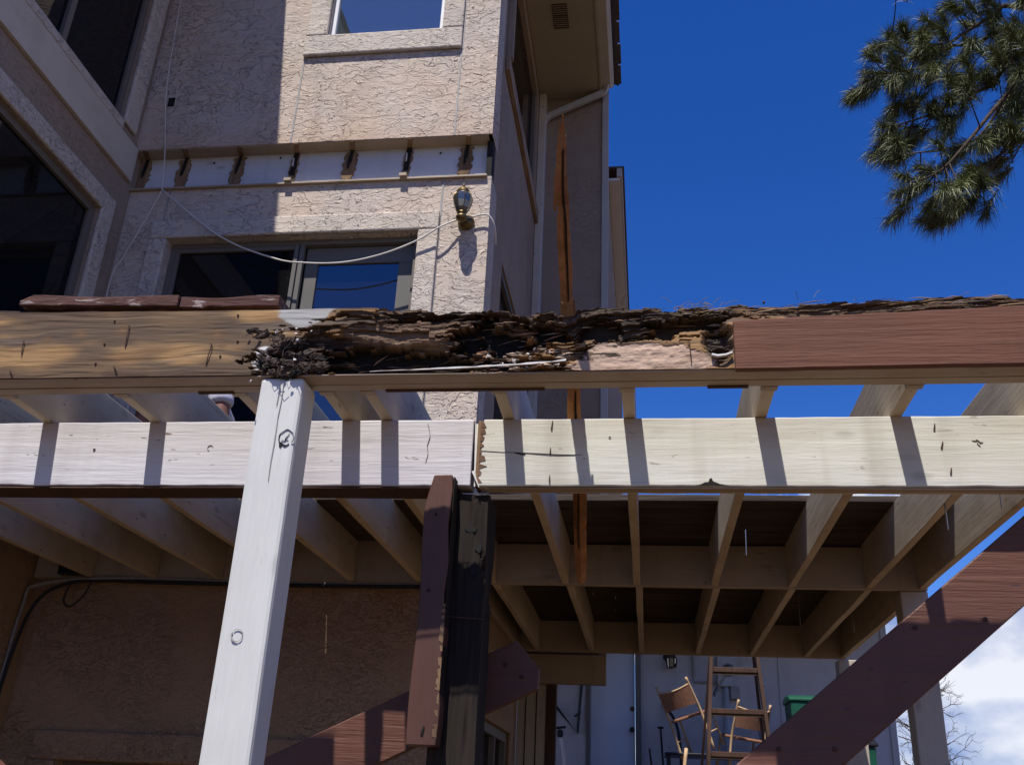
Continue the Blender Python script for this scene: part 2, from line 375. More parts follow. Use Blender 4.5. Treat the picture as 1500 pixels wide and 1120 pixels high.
# trim bands round the openings (raised stucco)
b = MB()
b.box(-2.52, -1.30, YU-.034, YU+.0, 5.16, 5.352).box(-2.52, -2.352, YU-.034, YU, 5.352, 7.4).box(-1.458, -1.30, YU-.034, YU, 5.352, 7.4)
b.build('window_surround', 'stucco_trim', house, .012)
MB().box(-3.47, -1.372, YL-.032, YL, 3.624, 3.772).box(-3.47, -3.336, YL-.032, YL, 1.5, 3.624).box(-1.513, -1.372, YL-.032, YL, 1.5, 3.624).build('door_surround', 'stucco_trim', house, .012)
MB().box(-3.48, -1.6, YL-.03, YL+.002, .177, .335).box(-3.48, -3.322, YL-.03, YL+.002, -1.1, .177).build('basement_window_surround', 'stucco_lower', house, .02)
# control joints
for x, z0, z1, yy in ((-2.511, 4.372, 5.16, YU), (-1.302, 4.372, 5.16, YU), (-1.296, 5.16, 7.4, YU), (-1.371, 1.5, 4.06, YL), (-3.40, 3.78, 4.05, YL)):
    MB().box(x-.006, x+.006, yy-.004, yy, z0, z1).build('control_joint', 'joint_metal', house)
# upper window
wob = MB().box(-2.35, -2.315, YU+.03, YU+.09, 5.354, 6.7).box(-1.495, -1.46, YU+.03, YU+.09, 5.354, 6.7).box(-2.315, -1.495, YU+.03, YU+.09, 5.354, 5.386).box(-2.315, -1.495, YU+.03, YU+.09, 6.66, 6.7).build('window', 'frame_white', house, .004)
box('pane', -2.316, -1.494, YU+.055, YU+.062, 5.385, 6.662, 'glass_coated', wob)
# sliding door: fixed dark panel and a framed panel
y0 = YL+.06
sd = MB().box(-3.334, -1.515, y0, y0+.1, 3.585, 3.622).box(-3.334, -3.295, y0, y0+.1, 1.5, 3.585).box(-1.552, -1.515, y0, y0+.1, 1.5, 3.585).build('sliding_door', 'frame_bronze', house, .004)
MB().box(-2.405, -2.375, y0-.012, y0+.03, 1.5, 3.584).box(-2.368, -2.335, y0-.006, y0+.03, 1.5, 3.584).build('stile', 'frame_taupe', sd, .003)
MB().box(-3.293, -2.41, y0, y0+.03, 3.55, 3.583).box(-3.293, -3.262, y0, y0+.03, 1.5, 3.55).build('panel_frame', 'frame_bronze', sd, .003)
MB().box(-2.333, -2.24, y0+.045, y0+.075, 1.5, 3.45).box(-1.66, -1.556, y0+.045, y0+.075, 1.5, 3.45).box(-2.333, -1.556, y0+.045, y0+.075, 3.45, 3.58).build('panel_frame', 'frame_taupe', sd, .003)
box('pane', -3.262, -2.406, y0+.02, y0+.026, 1.5, 3.551, 'glass_dim', sd)
box('pane', -2.241, -1.659, y0+.06, y0+.066, 1.5, 3.451, 'glass_slider', sd)
box('pane', -3.33, -1.52, y0+.13, y0+.14, 1.5, 3.6, 'void', sd)  # black backing sheet standing in for the darkness of the room
bw = MB().box(-3.32, -1.75, YL+.08, YL+.13, .13, .175).box(-3.32, -3.28, YL+.08, YL+.13, -.95, .13).build('basement_window', 'frame_bronze', house, .003)
box('pane', -3.282, -1.75, YL+.1, YL+.106, -.95, .131, 'glass_dim', bw)
# recessed ledger strip where the upper deck was torn away
led = timber('old_ledger', (XW, 5.548, 4.062), (-1.075, 5.60, 4.372), 'X', painted('paint_ledger', (.52,.54,.58), (.42,.43,.45), 'X', .15, .001), house, seed=3)
box('ledger_soffit', XW, -1.06, YU+.006, 5.60, 4.365, 4.371, 'paint_tan_x', house)
box('flashing_lip', XW, -1.06, YL-.027, 5.55, 4.048, 4.0605, 'paint_tan_x', house)
box('ledger_end_dark', -1.074, -1.035, 5.50, 5.6, 4.0615, 4.364, 'void', house)  # solid black block stands for the dark of the open end
def ragged(x, z0, z1, w, n=15, seed=0):
    L_, R_ = [], []
    for i in range(n):
        v = i/(n-1); ww = w*(.35+.65*math.sin(math.pi*min(1, .22+v*.78))**.5)
        L_.append((x-ww*(.72+.55*random.random())-.02*v, z1+(z0-z1)*v)); R_.append((x+ww*(.72+.55*random.random())-.02*v, z1+(z0-z1)*v))
    return L_+R_[::-1]
for i, x in enumerate((-3.66, -3.352, -2.928, -2.498, -2.079, -1.652, -1.226)):
    deep = i in (3, 5)
    p = MB().prism(ragged(x, 4.075, 4.345, .03 if deep else .047), 5.536, 5.549).build('torn_patch', 'wood_torn', led)
    s = MB().prism(ragged(x+.004, 4.10 if deep else 4.2, 4.36, .019 if deep else .014, 9), 5.530, 5.5365).build('pocket_dark', 'void', led)  # flat black patch stands for the dark inside the torn pocket
    MB().bar((x+.03, YU+.002, 4.363), (x, 5.54, 4.362), .035, .006).build('soffit_cut', 'wood_torn', led)
    if deep:
        MB().box(x-.03, x+.022, 5.45, 5.54, 4.061, 4.085).build('hanger_stub', 'paint_tan_x', led)
        MB().box(x-.017, x-.008, 5.525, 5.53, 4.24, 4.31).build('nail', 'flake_white', led)
for x, z in ((-3.55,4.09),(-3.14,4.095),(-2.70,4.09),(-2.29,4.09),(-1.87,4.10),(-1.45,4.10),(-3.13,4.31),(-2.62,4.33),(-1.42,4.31)):
    MB().lathe((x, 5.545, z), [(.009,-.004),(.008,.0)], 8, 'Y').build('nail', 'rust', led)
box('vent_plate', -3.535, -3.485, YU-.006, YU, 4.765, 4.845, 'void', house)
# left wall (faces +X)
UW = (2.7, 5.19, 4.45, 6.5); LW = (2.7, 5.19, 1.50, 3.70)
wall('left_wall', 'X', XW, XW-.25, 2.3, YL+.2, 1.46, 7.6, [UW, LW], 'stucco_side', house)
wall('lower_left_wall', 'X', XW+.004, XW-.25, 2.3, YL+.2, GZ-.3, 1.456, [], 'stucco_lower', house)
timber('left_ledger', (XW, 2.31, 4.09), (XW+.03, YU, 4.37), 'Y', 'paint_trim', house, .0006)
MB().box(XW, XW+.03, 5.192, 5.36, 4.45, 7.4).box(XW, XW+.03, 2.5, 5.192, 4.375, 4.449).build('left_window_surround', 'stucco_trim', house, .01)
MB().box(XW, XW+.03, 5.192, 5.33, 1.5, 3.84).box(XW, XW+.03, 2.5, 5.192, 3.702, 3.84).build('left_door_surround', 'stucco_trim', house, .01)
w = MB().box(XW-.08, XW-.02, 5.145, 5.19, 4.45, 6.5).box(XW-.08, XW-.02, 2.7, 5.145, 4.45, 4.49).box(XW-.08, XW-.015, 4.41, 4.46, 4.49, 6.5).build('window', 'frame_bronze', house, .004)
box('pane', XW-.052, XW-.046, 2.7, 5.146, 4.489, 6.5, 'glass_dim', w)
w = MB().box(XW-.08, XW-.02, 5.13, 5.19, 1.5, 3.70).box(XW-.08, XW-.02, 2.7, 5.13, 3.645, 3.70).box(XW-.08, XW-.015, 3.62, 3.70, 1.5, 3.645).build('window', 'frame_bronze', house, .004)
box('pane', XW-.052, XW-.046, 2.7, 5.131, 1.5, 3.646, 'glass_dim', w)
# right side wall (faces +X), recedes
HS = [(5.86, 7.78, 5.46, 6.72), (6.15, 7.5, 1.5, 3.76)]
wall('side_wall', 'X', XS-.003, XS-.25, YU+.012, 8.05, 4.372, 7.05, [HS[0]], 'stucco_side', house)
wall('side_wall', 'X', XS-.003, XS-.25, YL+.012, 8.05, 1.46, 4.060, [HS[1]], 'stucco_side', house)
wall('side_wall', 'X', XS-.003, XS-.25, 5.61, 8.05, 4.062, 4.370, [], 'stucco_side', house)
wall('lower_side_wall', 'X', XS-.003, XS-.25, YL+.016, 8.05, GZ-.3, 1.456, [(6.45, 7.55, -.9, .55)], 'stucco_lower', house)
w = box('window', XS-.09, XS-.05, 5.86, 7.78, 5.46, 6.72, 'glass_dim', house)
MB().box(XS-.05, XS-.02, 7.73, 7.78, 5.46, 6.72).box(XS-.05, XS-.02, 5.86, 7.73, 5.46, 5.51).build('frame', 'frame_bronze', w)
w = box('window', XS-.09, XS-.05, 6.15, 7.5, 1.5, 3.76, 'glass_dim', house)
MB().box(XS-.05, XS-.02, 6.15, 6.2, 1.5, 3.76).box(XS-.05, XS-.02, 6.2, 7.5, 3.71, 3.76).build('frame', 'frame_bronze', w)
w = box('window', XS-.09, XS-.05, 6.45, 7.55, -.9, .55, 'glass_dim', house)
MB().box(XS-.05, XS-.01, 6.45, 7.55, .49, .55).box(XS-.05, XS-.01, 7.49, 7.55, -.9, .49).box(XS-.05, XS-.01, 6.98, 7.02, -.9, .49).build('frame', 'frame_bronze', w)
MB().box(XS, XS+.025, 6.3, 7.7, .552, .66).box(XS, XS+.025, 7.552, 7.66, -1, .552).build('side_window_surround', 'stucco_lower', house, .008)
timber('side_belt_trim', (XS, 5.79, 5.27), (XS+.035, 8.04, 5.40), 'Y', rawwood('wood_belt', (.26,.16,.09), (.36,.28,.2), 'Y', .001), house, .001)
box('side_pilaster', XS, XS+.05, 5.80, 5.86, 5.401, 6.87, 'stucco_side', house)
box('corner_board', XS, XS+.07, 7.93, 8.049, 1.5, 6.87, 'paint_trim', house, .005)
# rear bay facing the camera, overhanging below
XB = -.33
wall('bay_wall', 'Y', 8.05, 8.3, XS-.2, XB, 1.2, 7.2, [], 'stucco_side', house)
box('bay_side_wall', XB-.2, XB-.001, 8.3, 14, 2.35, 6.0, 'stucco_side', house)
box('bay_corner_board', XB-.055, XB+.012, 8.03, 8.049, 1.2, 6.95, 'gutter', house, .004)
box('bay_skirt', XS-.05, XB+.01, 7.95, 8.045, .972, 1.196, 'paint_tan_x', house, .005)
box('bay_post_panel', XS, -.80, 8.06, 8.10, GZ, 1.19, 'paint_tan_z', house, .004)
for i in range(2): box('panel_groove', -.965+i*.085, -.958+i*.085, 8.054, 8.0605, GZ, 1.19, 'void', house)
box('bay_dark_post', -.798, -.72, 8.05, 8.14, GZ, 1.19, 'wood_ladder', house, .004)
# eaves: soffit, gutter, fascia, shingles, downspout
box('soffit', XS, -.41, 4.9, 8.04, 6.88, 6.90, 'soffit', house)
for i in range(2):
    v = box('soffit_vent', -.80, -.66, 6.74+i*.16, 6.885+i*.16, 6.872, 6.8795, 'rust', house)
    for k in range(5): box('louvre', -.795, -.665, 6.75+i*.16+k*.026, 6.756+i*.16+k*.026, 6.868, 6.8725, 'soffit', v)
box('fascia', -.41, -.385, 4.9, 8.02, 6.87, 7.06, 'soffit', house, .003)
MB().prism([(-.384,6.90),(-.30,6.90),(-.265,6.93),(-.265,7.05),(-.275,7.05),(-.275,6.935),(-.305,6.91),(-.384,6.91)], 4.9, 7.95, 'XZ').build('gutter', 'gutter', house, .002)
b = MB()
b.add([(-.215,4.8,7.06),(-.215,8.1,7.06),(-2.4,8.1,8.1),(-2.4,4.8,8.1),(-.215,4.8,7.085),(-.215,8.1,7.085),(-2.4,8.1,8.13),(-2.4,4.8,8.13)], [(0,1,2,3),(4,5,6,7),(0,1,5,4),(1,2,6,5),(2,3,7,6),(3,0,4,7)])
b.build('roof', 'shingle', house)
for i in range(11): box('shingle_tab', -.222-.003*(i % 3), -.19+.006*(i % 2), 4.82+i*.3, 5.1+i*.3, 7.087, 7.096, 'shingle', house)
b = MB(); b.tube([(-.33,7.90,6.92),(-.36,7.95,6.86),(-.92,7.985,6.62),(-.975,7.985,6.57),(-.985,7.985,6.48),(-.975,7.985,1.55)], .042, 4)
b.build('downspout', 'downspout', house, .008)
box('rear_soffit', XB, -.215, 8.32, 14, 6.02, 6.05, 'frame_white', house)
box('rear_gutter', -.245, -.19, 8.30, 14, 6.052, 6.16, 'gutter', house, .004)
box('rear_roof', -1.4, -.17, 8.31, 14, 6.165, 6.19, 'shingle', house)
# left wing eave: it throws the straight shadow edge on the front wall
box('left_soffit', XW-.3, -2.945, 2.0, YU-.003, 6.90, 6.94, 'soffit', house)
box('left_fascia', -2.944, -2.915, 2.0, YU-.003, 6.89, 7.08, 'soffit', house)
b = MB(); b.add([(-2.88,1.9,7.09),(-2.88,5.42,7.09),(-6.5,5.42,8.4),(-6.5,1.9,8.4),(-2.88,1.9,7.12),(-2.88,5.42,7.12),(-6.5,5.42,8.43),(-6.5,1.9,8.43)], [(0,1,2,3),(4,5,6,7),(0,1,5,4),(1,2,6,5),(2,3,7,6),(3,0,4,7)]); b.build('left_roof', 'shingle', house)
# closing back walls so no light leaks through the windows
box('inner_room', XW-4, XS-.3, 7.4, 7.5, GZ, 7.6, 'void', house)
box('inner_room', XW-3, XW-2.9, 2.35, 7.4, GZ, 7.6, 'void', house)
box('end_wall', XW-3, XW-.252, 2.3, 2.5, GZ-.3, 7.3, 'stucco_side', house)
box('ceiling', XW-3, XS-.26, 5.8, 7.4, 6.95, 7.0, 'void', house)

# ------------------------------------------------------------------ deck frame
H = 1.204; JT = H+.235
deck = thing('deck', 'half-stripped deck floor of pale joists, blocking and old decking boards on the beams', 'deck')
JX = [-3.33, -2.92, -2.51, -2.10, -1.697, -1.292, -.999, -.865, -.447, -.049, .374, .79, 1.197, 1.47]
for i, x in enumerate(JX):
    ye = 5.452 if x < -1.1 else 5.44
    timber('joist', (x-.019, 2.712, H), (x+.019, ye, JT+random.uniform(-.004,.004)), 'Y', 'paint_joist', deck, .002, .003, seed=i)
    if x > -.9 or i == 7:
        if x > -1.0:
            xo = x+.012+(.0 if x > 1.4 else random.uniform(-.004,.01))
            timber('joist', (xo-.019, 5.481, H), (xo+.019, 7.825, JT), 'Y', 'paint_joist', deck, .002, .003, seed=30+i)
# end plate under each joist at the rim (small block)
for i, x in enumerate(JX[3:-1]):
    box('joist_shoe', x-.024, x+.024, 2.713, 2.745, H-.006, H+.03, 'paint_tan_x', deck, .002)
timber('ledger', (XW+.01, 5.455, H-.008), (XS+.02, 5.495, JT), 'X', 'paint_tan_x', deck, .001, .003, 41)
xs_ = [x for x in JX if x > -1.0] 
timber('blocking', (XS+.025, 5.442, H-.004), (1.50, 5.480, JT-.006), 'X', 'paint_tan_x', deck, .0015, .003, 42)
timber('far_rim', (XS+.01, 7.827, H-.006), (1.50, 7.866, JT), 'X', 'paint_tan_x', deck, .0015, .003, 43)
timber('side_ledger', (XS+.001, 5.50, H), (XS+.04, 7.82, JT), 'Y', 'paint_tan_x', deck, .001, .003, 44)
y = 4.64
k = 0
while y < 7.85:
    x0 = XW+.02 if y+.12 < YL else XS+.045
    xe = 1.49+random.uniform(-.02,.02); nb = random.choice((2, 2, 3)) if x0 < -2 else random.choice((1, 2))
    cuts = sorted([x0, xe]+[x0+(xe-x0)*(q+random.uniform(.3,.7))/nb for q in range(nb-1)])
    for a, c_ in zip(cuts[:-1], cuts[1:]):
        if k == 0 and a > .3: a += .12
        timber('decking_board', (a+.002, y, JT+.001+random.uniform(0,.003)), (c_-.002, min(y+.133, 5.496) if x0 < -2 else y+.133, JT+.036), 'X', 'wood_deckboard', deck, .003, .004, seed=60+k, seg=.4)
    y += .1395; k += 1
# thin pale upright bars at joist height
for x, y_, z0, z1 in ((.44, 4.3, 1.09, 1.205), (1.18, 3.9, 1.10, 1.215), (1.43, 4.0, 1.22, 1.30), (.98, 6.5, 1.18, 1.40), (1.31, 6.5, 1.16, 1.40)):
    MB().bar((x, y_, z0), (x+.002, y_, z1), .012, .003, (1,0,0)).build('thin_bar', 'steel', deck)

# ------------------------------------------------------------------ support beams
def nails(parent, pts, yy, m='rust', r=.004):
    for x, z, l, a in pts:
        MB().bar((x-l*math.sin(a)/2, yy-.0015, z-l/2), (x+l*math.sin(a)/2, yy-.0015, z+l/2), r*1.3, .003, (0,1,0), r*.6).build('nail', m, parent)
def crack(parent, pts, yy, w=.003, m='void'):
    b = MB(); n = len(pts); up_, dn = [], []
    for i, (x, z) in enumerate(pts):
        ww = w*(.2+.8*math.sin(math.pi*(i+.4)/n))*random.uniform(.6,1.2)
        d = (pts[min(i+1,n-1)][0]-pts[max(i-1,0)][0], pts[min(i+1,n-1)][1]-pts[max(i-1,0)][1]); q = math.hypot(*d) or 1
        up_.append((x-d[1]/q*ww/2, z+d[0]/q*ww/2)); dn.append((x+d[1]/q*ww/2, z-d[0]/q*ww/2))
    return b.prism(up_+dn[::-1], yy-.0012, yy+.001).build('crack', m, parent)
def knot(parent, x, z, r, yy, m='joint_metal', wd=.08):
    # a swollen knot with an open ring crack round it
    p = []; n = 22
    for i in range(n+1):
        a = 2*math.pi*i/n+.6; rr = r*(1+.05*math.sin(3*a+x*9)); p.append((x+rr*.95*math.cos(a), z+rr*math.sin(a)))
    o = crack(parent, p, yy, max(.0018, r*wd), m); o.name = 'knot'; return o
def knot_solid(parent, x, z, r, yy, m):
    MB().lathe((x, yy, z), [(r,.001),(r*.92,-.0012),(r*.6,-.002),(.0005,-.0015)], 14, 'Y').build('knot', m, parent, 0, True)
YB = 2.965
def frontbeam(name, x0, x1, m, label, seed, ragged_left=False):
    n = int((x1-x0)/.03); vs, fs = [], []; xs = np.linspace(x0, x1, n)
    for i, x in enumerate(xs):
        for k, (dy, z) in enumerate(((0,.971),(0,H-.001),(.08,H-.001),(.08,.971))):
            e = 0
            if ragged_left and i == 0: e = random.uniform(-.004, .012)
            j = (float(vn(x*7+k*13, seed, k))-.5)*.003
            jz = (float(vn(x*25+k*13, seed, k+3))-.5)*(.003 if z < 1 else .0015)
            vs.append((x+e, YB+dy+j, z+jz))
    for i in range(n-1):
        for k in range(4): fs.append((i*4+k, i*4+(k+1) % 4, (i+1)*4+(k+1) % 4, (i+1)*4+k))
    fs += [(3,2,1,0), tuple((n-1)*4+k for k in range(4))]
    o = MB().add(vs, fs).build(name, m, None, .004); return tag(o, label, 'beam')
bl = frontbeam('support_beam', -3.4, -.562, 'paint_white_x', 'chalky white painted beam left of the dark post, with peeling paint', 3)
br = frontbeam('support_beam', -.536, 1.62, 'paint_cream_x', 'cream painted beam right of the dark post, split at its torn left end', 5, True)
timber('bottom_lath', (-3.4, YB+.003, .962), (-.60, YB+.118, .9685), 'X', 'wood_ladder', bl, .002, .002, 6)
timber('bottom_lath', (-.50, YB+.008, .9655), (1.62, YB+.05, .9695), 'X', 'paint_tan_x', br, .002, .002, 7)
# torn brown end grain and splinters on the right beam's left end
for i in range(9):
    z = .98+.024*i; MB().prism([(-.538, z), (-.532+random.uniform(-.004,.024), z+random.uniform(.001,.01)), (-.528+random.uniform(-.008,.012), z+random.uniform(.012,.022)), (-.538, z+.026)], YB-.0025, YB+.003).build('torn_end', 'torn_brown', br)
box('end_grain', -.548, -.5365, YB+.004, YB+.078, .972, H-.004, 'wood_torn', br)
MB().bar((-.555, YB-.004, 1.02), (-.532, YB-.002, .965), .008, .004, (0,1,0), .002).build('splinter', 'flake_white', br)
MB().bar((-.553, YB+.01, 1.19), (-.548, YB+.005, .97), .012, .004, (0,1,0), .004).build('splinter', 'flake_white', br)
crack(br, [(-.53,1.091),(-.46,1.086),(-.40,1.084),(-.33,1.08),(-.27,1.077),(-.2,1.076)], YB-.001, .002)
crack(br, [(-.42,1.083),(-.395,1.078),(-.385,1.079)], YB-.001, .005)
knot(br, -.11, 1.135, .0035, YB-.001, 'rust', .6); crack(br, [(1.005,1.12),(1.013,1.117),(1.02,1.122),(1.028,1.112),(1.036,1.113)], YB-.001, .004, 'rust'); crack(br, [(1.018,1.118),(1.02,1.107),(1.027,1.10)], YB-.001, .003, 'rust')
MB().prism([(.16,.9725),(.175,.976),(.188,.983),(.199,.984),(.203,.995),(.209,.997),(.214,.986),(.226,.981),(.236,.977),(.262,.9725)], YB-.0035, YB).build('rot_bite', 'void', br)
nails(br, [(-.30,1.18,.03,.1),(-.303,1.09,.02,0),(-.303,.995,.022,0),(.90,1.165,.022,.2),(.915,1.105,.022,.3),(.93,1.02,.02,.2)], YB-.001)
crack(bl, [(-.72,1.19),(-.712,1.165),(-.708,1.14),(-.715,1.11),(-.71,1.08),(-.716,1.05)], YB-.001, .002, 'rust')
crack(bl, [(-1.475+.010*math.cos(a), 1.105+.010*math.sin(a)) for a in np.linspace(.3, 4.4, 10)], YB-.001, .0018, 'joint_metal'); knot(bl, -1.9, 1.1, .004, YB-.001, 'rust', .3)
for x, z in (): crack(bl, [(x,z),(x+.04,z-.004),(x+.1,z-.003)], YB-.001, .002, 'rust')

# ------------------------------------------------------------------ posts and braces
post = tag(timber('white_post', (-1.166, 2.588, GZ), (-1.026, 2.712, 1.194), 'Z', 'paint_white_z', None, .0025, .012, 9), 'thick white painted post holding up the rotted rim', 'post')
for a0, a1, wd_ in ((.35, 2.6, .0022), (2.5, 3.9, .0035), (3.8, 5.2, .0060), (5.5, 6.35, .0018)):
    crack(post, [(-1.054+.023*math.cos(a), .996+.024*math.sin(a)+.002*math.sin(5*a)) for a in np.linspace(a0, a1, 12)], 2.5865, wd_)
crack(post, [(-1.069,.984),(-1.064,.987),(-1.058,.985),(-1.052,.990),(-1.047,.988)], 2.5862, .0016); crack(post, [(-1.058,.985),(-1.055,.996),(-1.049,1.002),(-1.046,1.009)], 2.5862, .0014)
MB().prism([(-1.073,.982),(-1.066,.979),(-1.064,.972),(-1.068,.964),(-1.074,.970)], 2.5855, 2.588).build('knot_void', 'void', post)
crack(post, [(-1.112+.016*math.cos(a), .418+.017*math.sin(a)) for a in np.linspace(2.6, 5.0, 10)], 2.5865, .0040, 'joint_metal'); crack(post, [(-1.112+.016*math.cos(a), .418+.017*math.sin(a)) for a in np.linspace(-1.2, 2.4, 12)], 2.5865, .0012, 'joint_metal')  # second knot: thick lower-left arc is its shade painted on, thin arc its ring
crack(post, [(-1.088,1.19),(-1.087,1.12),(-1.09,1.06),(-1.089,.98),(-1.091,.92),(-1.09,.86)], 2.5862, .003, 'joint_metal')
crack(post, [(-1.10,1.19),(-1.098,1.15),(-1.10,1.1)], 2.5862, .0025, 'joint_metal')
def rough_post(name, x0, x1, y0, y1, z0, z1, m):
    n = 15; per_ = [(x0+(x1-x0)*i/n, y0) for i in range(n)]+[(x1, y0+(y1-y0)*i/n) for i in range(n)]+[(x1-(x1-x0)*i/n, y1) for i in range(n)]+[(x0, y1-(y1-y0)*i/n) for i in range(n)]
    zs = np.concatenate([np.linspace(z0, 0, 12)[:-1], np.linspace(0, z1, 130)]); cx_, cy_ = (x0+x1)/2, (y0+y1)/2
    p = np.array(per_); XX = p[:, 0][None]+zs[:, None]*0; YY = p[:, 1][None]+zs[:, None]*0; ZZ = zs[:, None]+XX*0
    dn = .004+.012*vn(XX*70+YY*70, ZZ*4, 2)*vn(XX*20+YY*20, ZZ*9, 5)+.006*vn(XX*140-YY*140, ZZ*10, 8)
    dn = dn+.030*ss(.60,.72, fbm(XX*9+YY*9, ZZ*7, 4, 4))*ss(.35,.75,ZZ)*ss(x0+.06, x1, XX)                # eaten corner near the top right
    ln = np.hypot(XX-cx_, YY-cy_); XX = XX-(XX-cx_)/ln*dn; YY = YY-(YY-cy_)/ln*dn; ZZ[-1] += (vn(p[:, 0]*60, p[:, 1]*60)-.7)*.02
    k = len(per_); vs = np.stack([XX, YY, ZZ], -1).reshape(-1, 3).tolist()
    fs = [(i*k+j, i*k+(j+1) % k, (i+1)*k+(j+1) % k, (i+1)*k+j) for i in range(len(zs)-1) for j in range(k)]+[tuple(range(k-1, -1, -1)), tuple((len(zs)-1)*k+j for j in range(k))]
    return MB().add(vs, fs).build(name, m)
dp = tag(rough_post('dark_post', -.650, -.496, 2.978, 3.16, GZ, .956, 'wood_dark'), 'blackened weathered post under the joint of the two beams', 'post')
box('spacer', -.62, -.53, 3.14, 3.279, .15, .55, 'wood_dark', dp)
for x, z, w_, h_ in ((-.552,.83,.04,.02),(-.525,.77,.025,.03),(-.535,.70,.03,.05),(-.515,.62,.02,.05)):
    MB().prism([(x+w_*.5*math.cos(a)*random.uniform(.7,1.2), z+h_*.5*math.sin(a)*random.uniform(.7,1.2)) for a in np.linspace(0, 6.28, 10)[:-1]], 2.984, 2.99).build('rot_hole', 'void', dp)
for i in range(0):
    x = -.56+i*.016; MB().bar((x, 2.975, .812+random.uniform(-.02,.02)), (x+.016, 2.972, .815+random.uniform(-.02,.02)), .003, .003).build('fibre', 'flake_white', dp)
MB().tube([(-.64,2.975,.555),(-.6,2.972,.552),(-.55,2.972,.548),(-.50,2.975,.546)], .002, 5).build('wire', 'rust', dp)
def bracket_board():
    vs, fs = [], []; n = 16
    for i in range(n):
        v = i/(n-1); z = .992-.82*v; x0 = -.692-.004*math.sin(v*9); x1 = -.612+.01*v+.004*math.sin(v*23)
        if v < .12: x0 += .02*(1-v/.12)
        for x, yy in ((x0,2.915),(x1,2.911),(x1,2.983),(x0,2.983)): vs.append((x, yy, z))
    for i in range(n-1):
        for k in range(4): fs.append((i*4+k, i*4+(k+1) % 4, (i+1)*4+(k+1) % 4, (i+1)*4+k))
    fs += [(3,2,1,0), tuple((n-1)*4+k for k in range(4))]
    return MB().add(vs, fs).build('bracket_board', 'paint_mauve_z', None, .004)
mb = tag(bracket_board(), 'short mauve painted board nailed on edge against the dark post', 'board')
# raw side and chewed edge of the bracket board
b = MB()
for i in range(34):
    z = random.uniform(.18,.58); hh = random.uniform(.006,.03); ww = random.uniform(.003,.012)
    b.add([(-.604,2.9115,z),(-.6045,2.9105,z+hh),(-.606-ww,2.9095,z+hh*random.uniform(.5,1.1)),(-.606-ww*random.uniform(.3,1),2.9095,z+random.uniform(0,.004))], [(0,1,2,3)])
o = b.build('chewed_edge', 'wood_torn', mb); o['kind'] = 'stuff'
box('raw_side', -.6065, -.6035, 2.917, 2.981, .2, .985, 'wood_dark', mb)
nails(mb, [(-.655,.86,.008,0),(-.66,.62,.008,0),(-.645,.215,.02,.3)], 2.911, 'void', .006)
def brace(p0, p1, wdt, y0, y1, name, label, m, bolts=(), cut=None):
    dx, dz = p1[0]-p0[0], p1[1]-p0[1]; q = math.hypot(dx, dz); nx_, nz_ = -dz/q*wdt/2, dx/q*wdt/2
    poly = [(p0[0]-nx_, p0[1]-nz_), (p1[0]-nx_, p1[1]-nz_)]+([] if not cut else cut)+[(p1[0]+nx_, p1[1]+nz_), (p0[0]+nx_, p0[1]+nz_)]
    o = tag(MB().prism(poly, y0, y1).build(name, m, None, .004), label, 'brace')
    for t_, o_ in bolts:
        x = p0[0]+dx*t_-dz/q*o_; z = p0[1]+dz*t_+dx/q*o_
        MB().lathe((x, y0, z), [(.0075,.002),(.0075,-.004),(.005,-.006)], 6, 'Y').build('bolt', 'rust', o)
    return o
brace((-1.863,-.255), (-.392,.458), .172, 3.28, 3.318, 'diagonal_brace', 'mauve brace passing behind the dark post, lower left to upper right', 'paint_mauve_x', ((.96,.03),(.98,-.03),(.86,.05),(.80,-.045),(.5,.0)), [(-.352,.445)])
brace((-.55,-.62), (1.36,.96), .185, 3.05, 3.088, 'diagonal_brace', 'long mauve brace crossing under the deck at the right', 'paint_mauve_x', ((.72,.055),(.79,-.05),(.55,-.045),(.50,.05),(.90,.02)))
brace((-1.2,-.52), (-3.0,.57), .165, 3.05, 3.088, 'diagonal_brace', 'mauve brace end in the bottom left corner', 'paint_mauve_x')
tag(timber('deck_post', (1.355, 5.45, GZ), (1.50, 5.585, 1.198), 'Z', 'paint_tan_z', None, .002, .008, 15), 'beige deck post with sunlit foot, right of the long brace', 'post')
tag(timber('deck_post', (1.445, 7.87, GZ), (1.61, 8.0, 1.196), 'Z', 'paint_tan_z', None, .002, .008, 16), 'beige deck post at the far corner, crossed by the long brace', 'post')

# ------------------------------------------------------------------ rotten rim
def px2X(x): return np.interp(x, [-200, 0, 400, 750, 1070, 1500, 1700], [-2.55, -2.07, -1.14, -.39, .254, 1.065, 1.42])
xs = np.concatenate([np.linspace(-2.7, -1.36, 190), np.linspace(-1.355, .36, 720), np.linspace(.365, 1.62, 200)])
NF, NT_, NB = 108, 16, 5
ZB = 1.2005
Zt = np.interp(xs, px2X([-200,0,400,560,640,700,760,830,880,960,1010,1070,1200,1400,1500,1700]), [1.438,1.438,1.424,1.424,1.424,1.426,1.41,1.398,1.424,1.414,1.404,1.418,1.418,1.424,1.425,1.43])
rough_top = np.interp(xs, px2X([0,400,520,600,1700]), [.0015,.0015,.004,.012,.012])
_c = np.floor(xs*16+3*vn(xs*3, xs*0)).astype(np.int64); Zt = Zt - rough_top*1.1*_h(_c, _c*0+2, _c*0)**2*(xs > float(px2X(560)))
Zt = Zt + rough_top*(fbm(xs*9, xs*0+3.1, 0, 4)-.5)*2.2 + rough_top*.7*(np.floor(vn(xs*14, xs*0)*3)/3-.4)
X, Vv = np.meshgrid(xs, np.linspace(0, 1, NF), indexing='ij')
Z = ZB + (Zt[:, None]-ZB)*Vv
def P(x): return float(px2X(x))
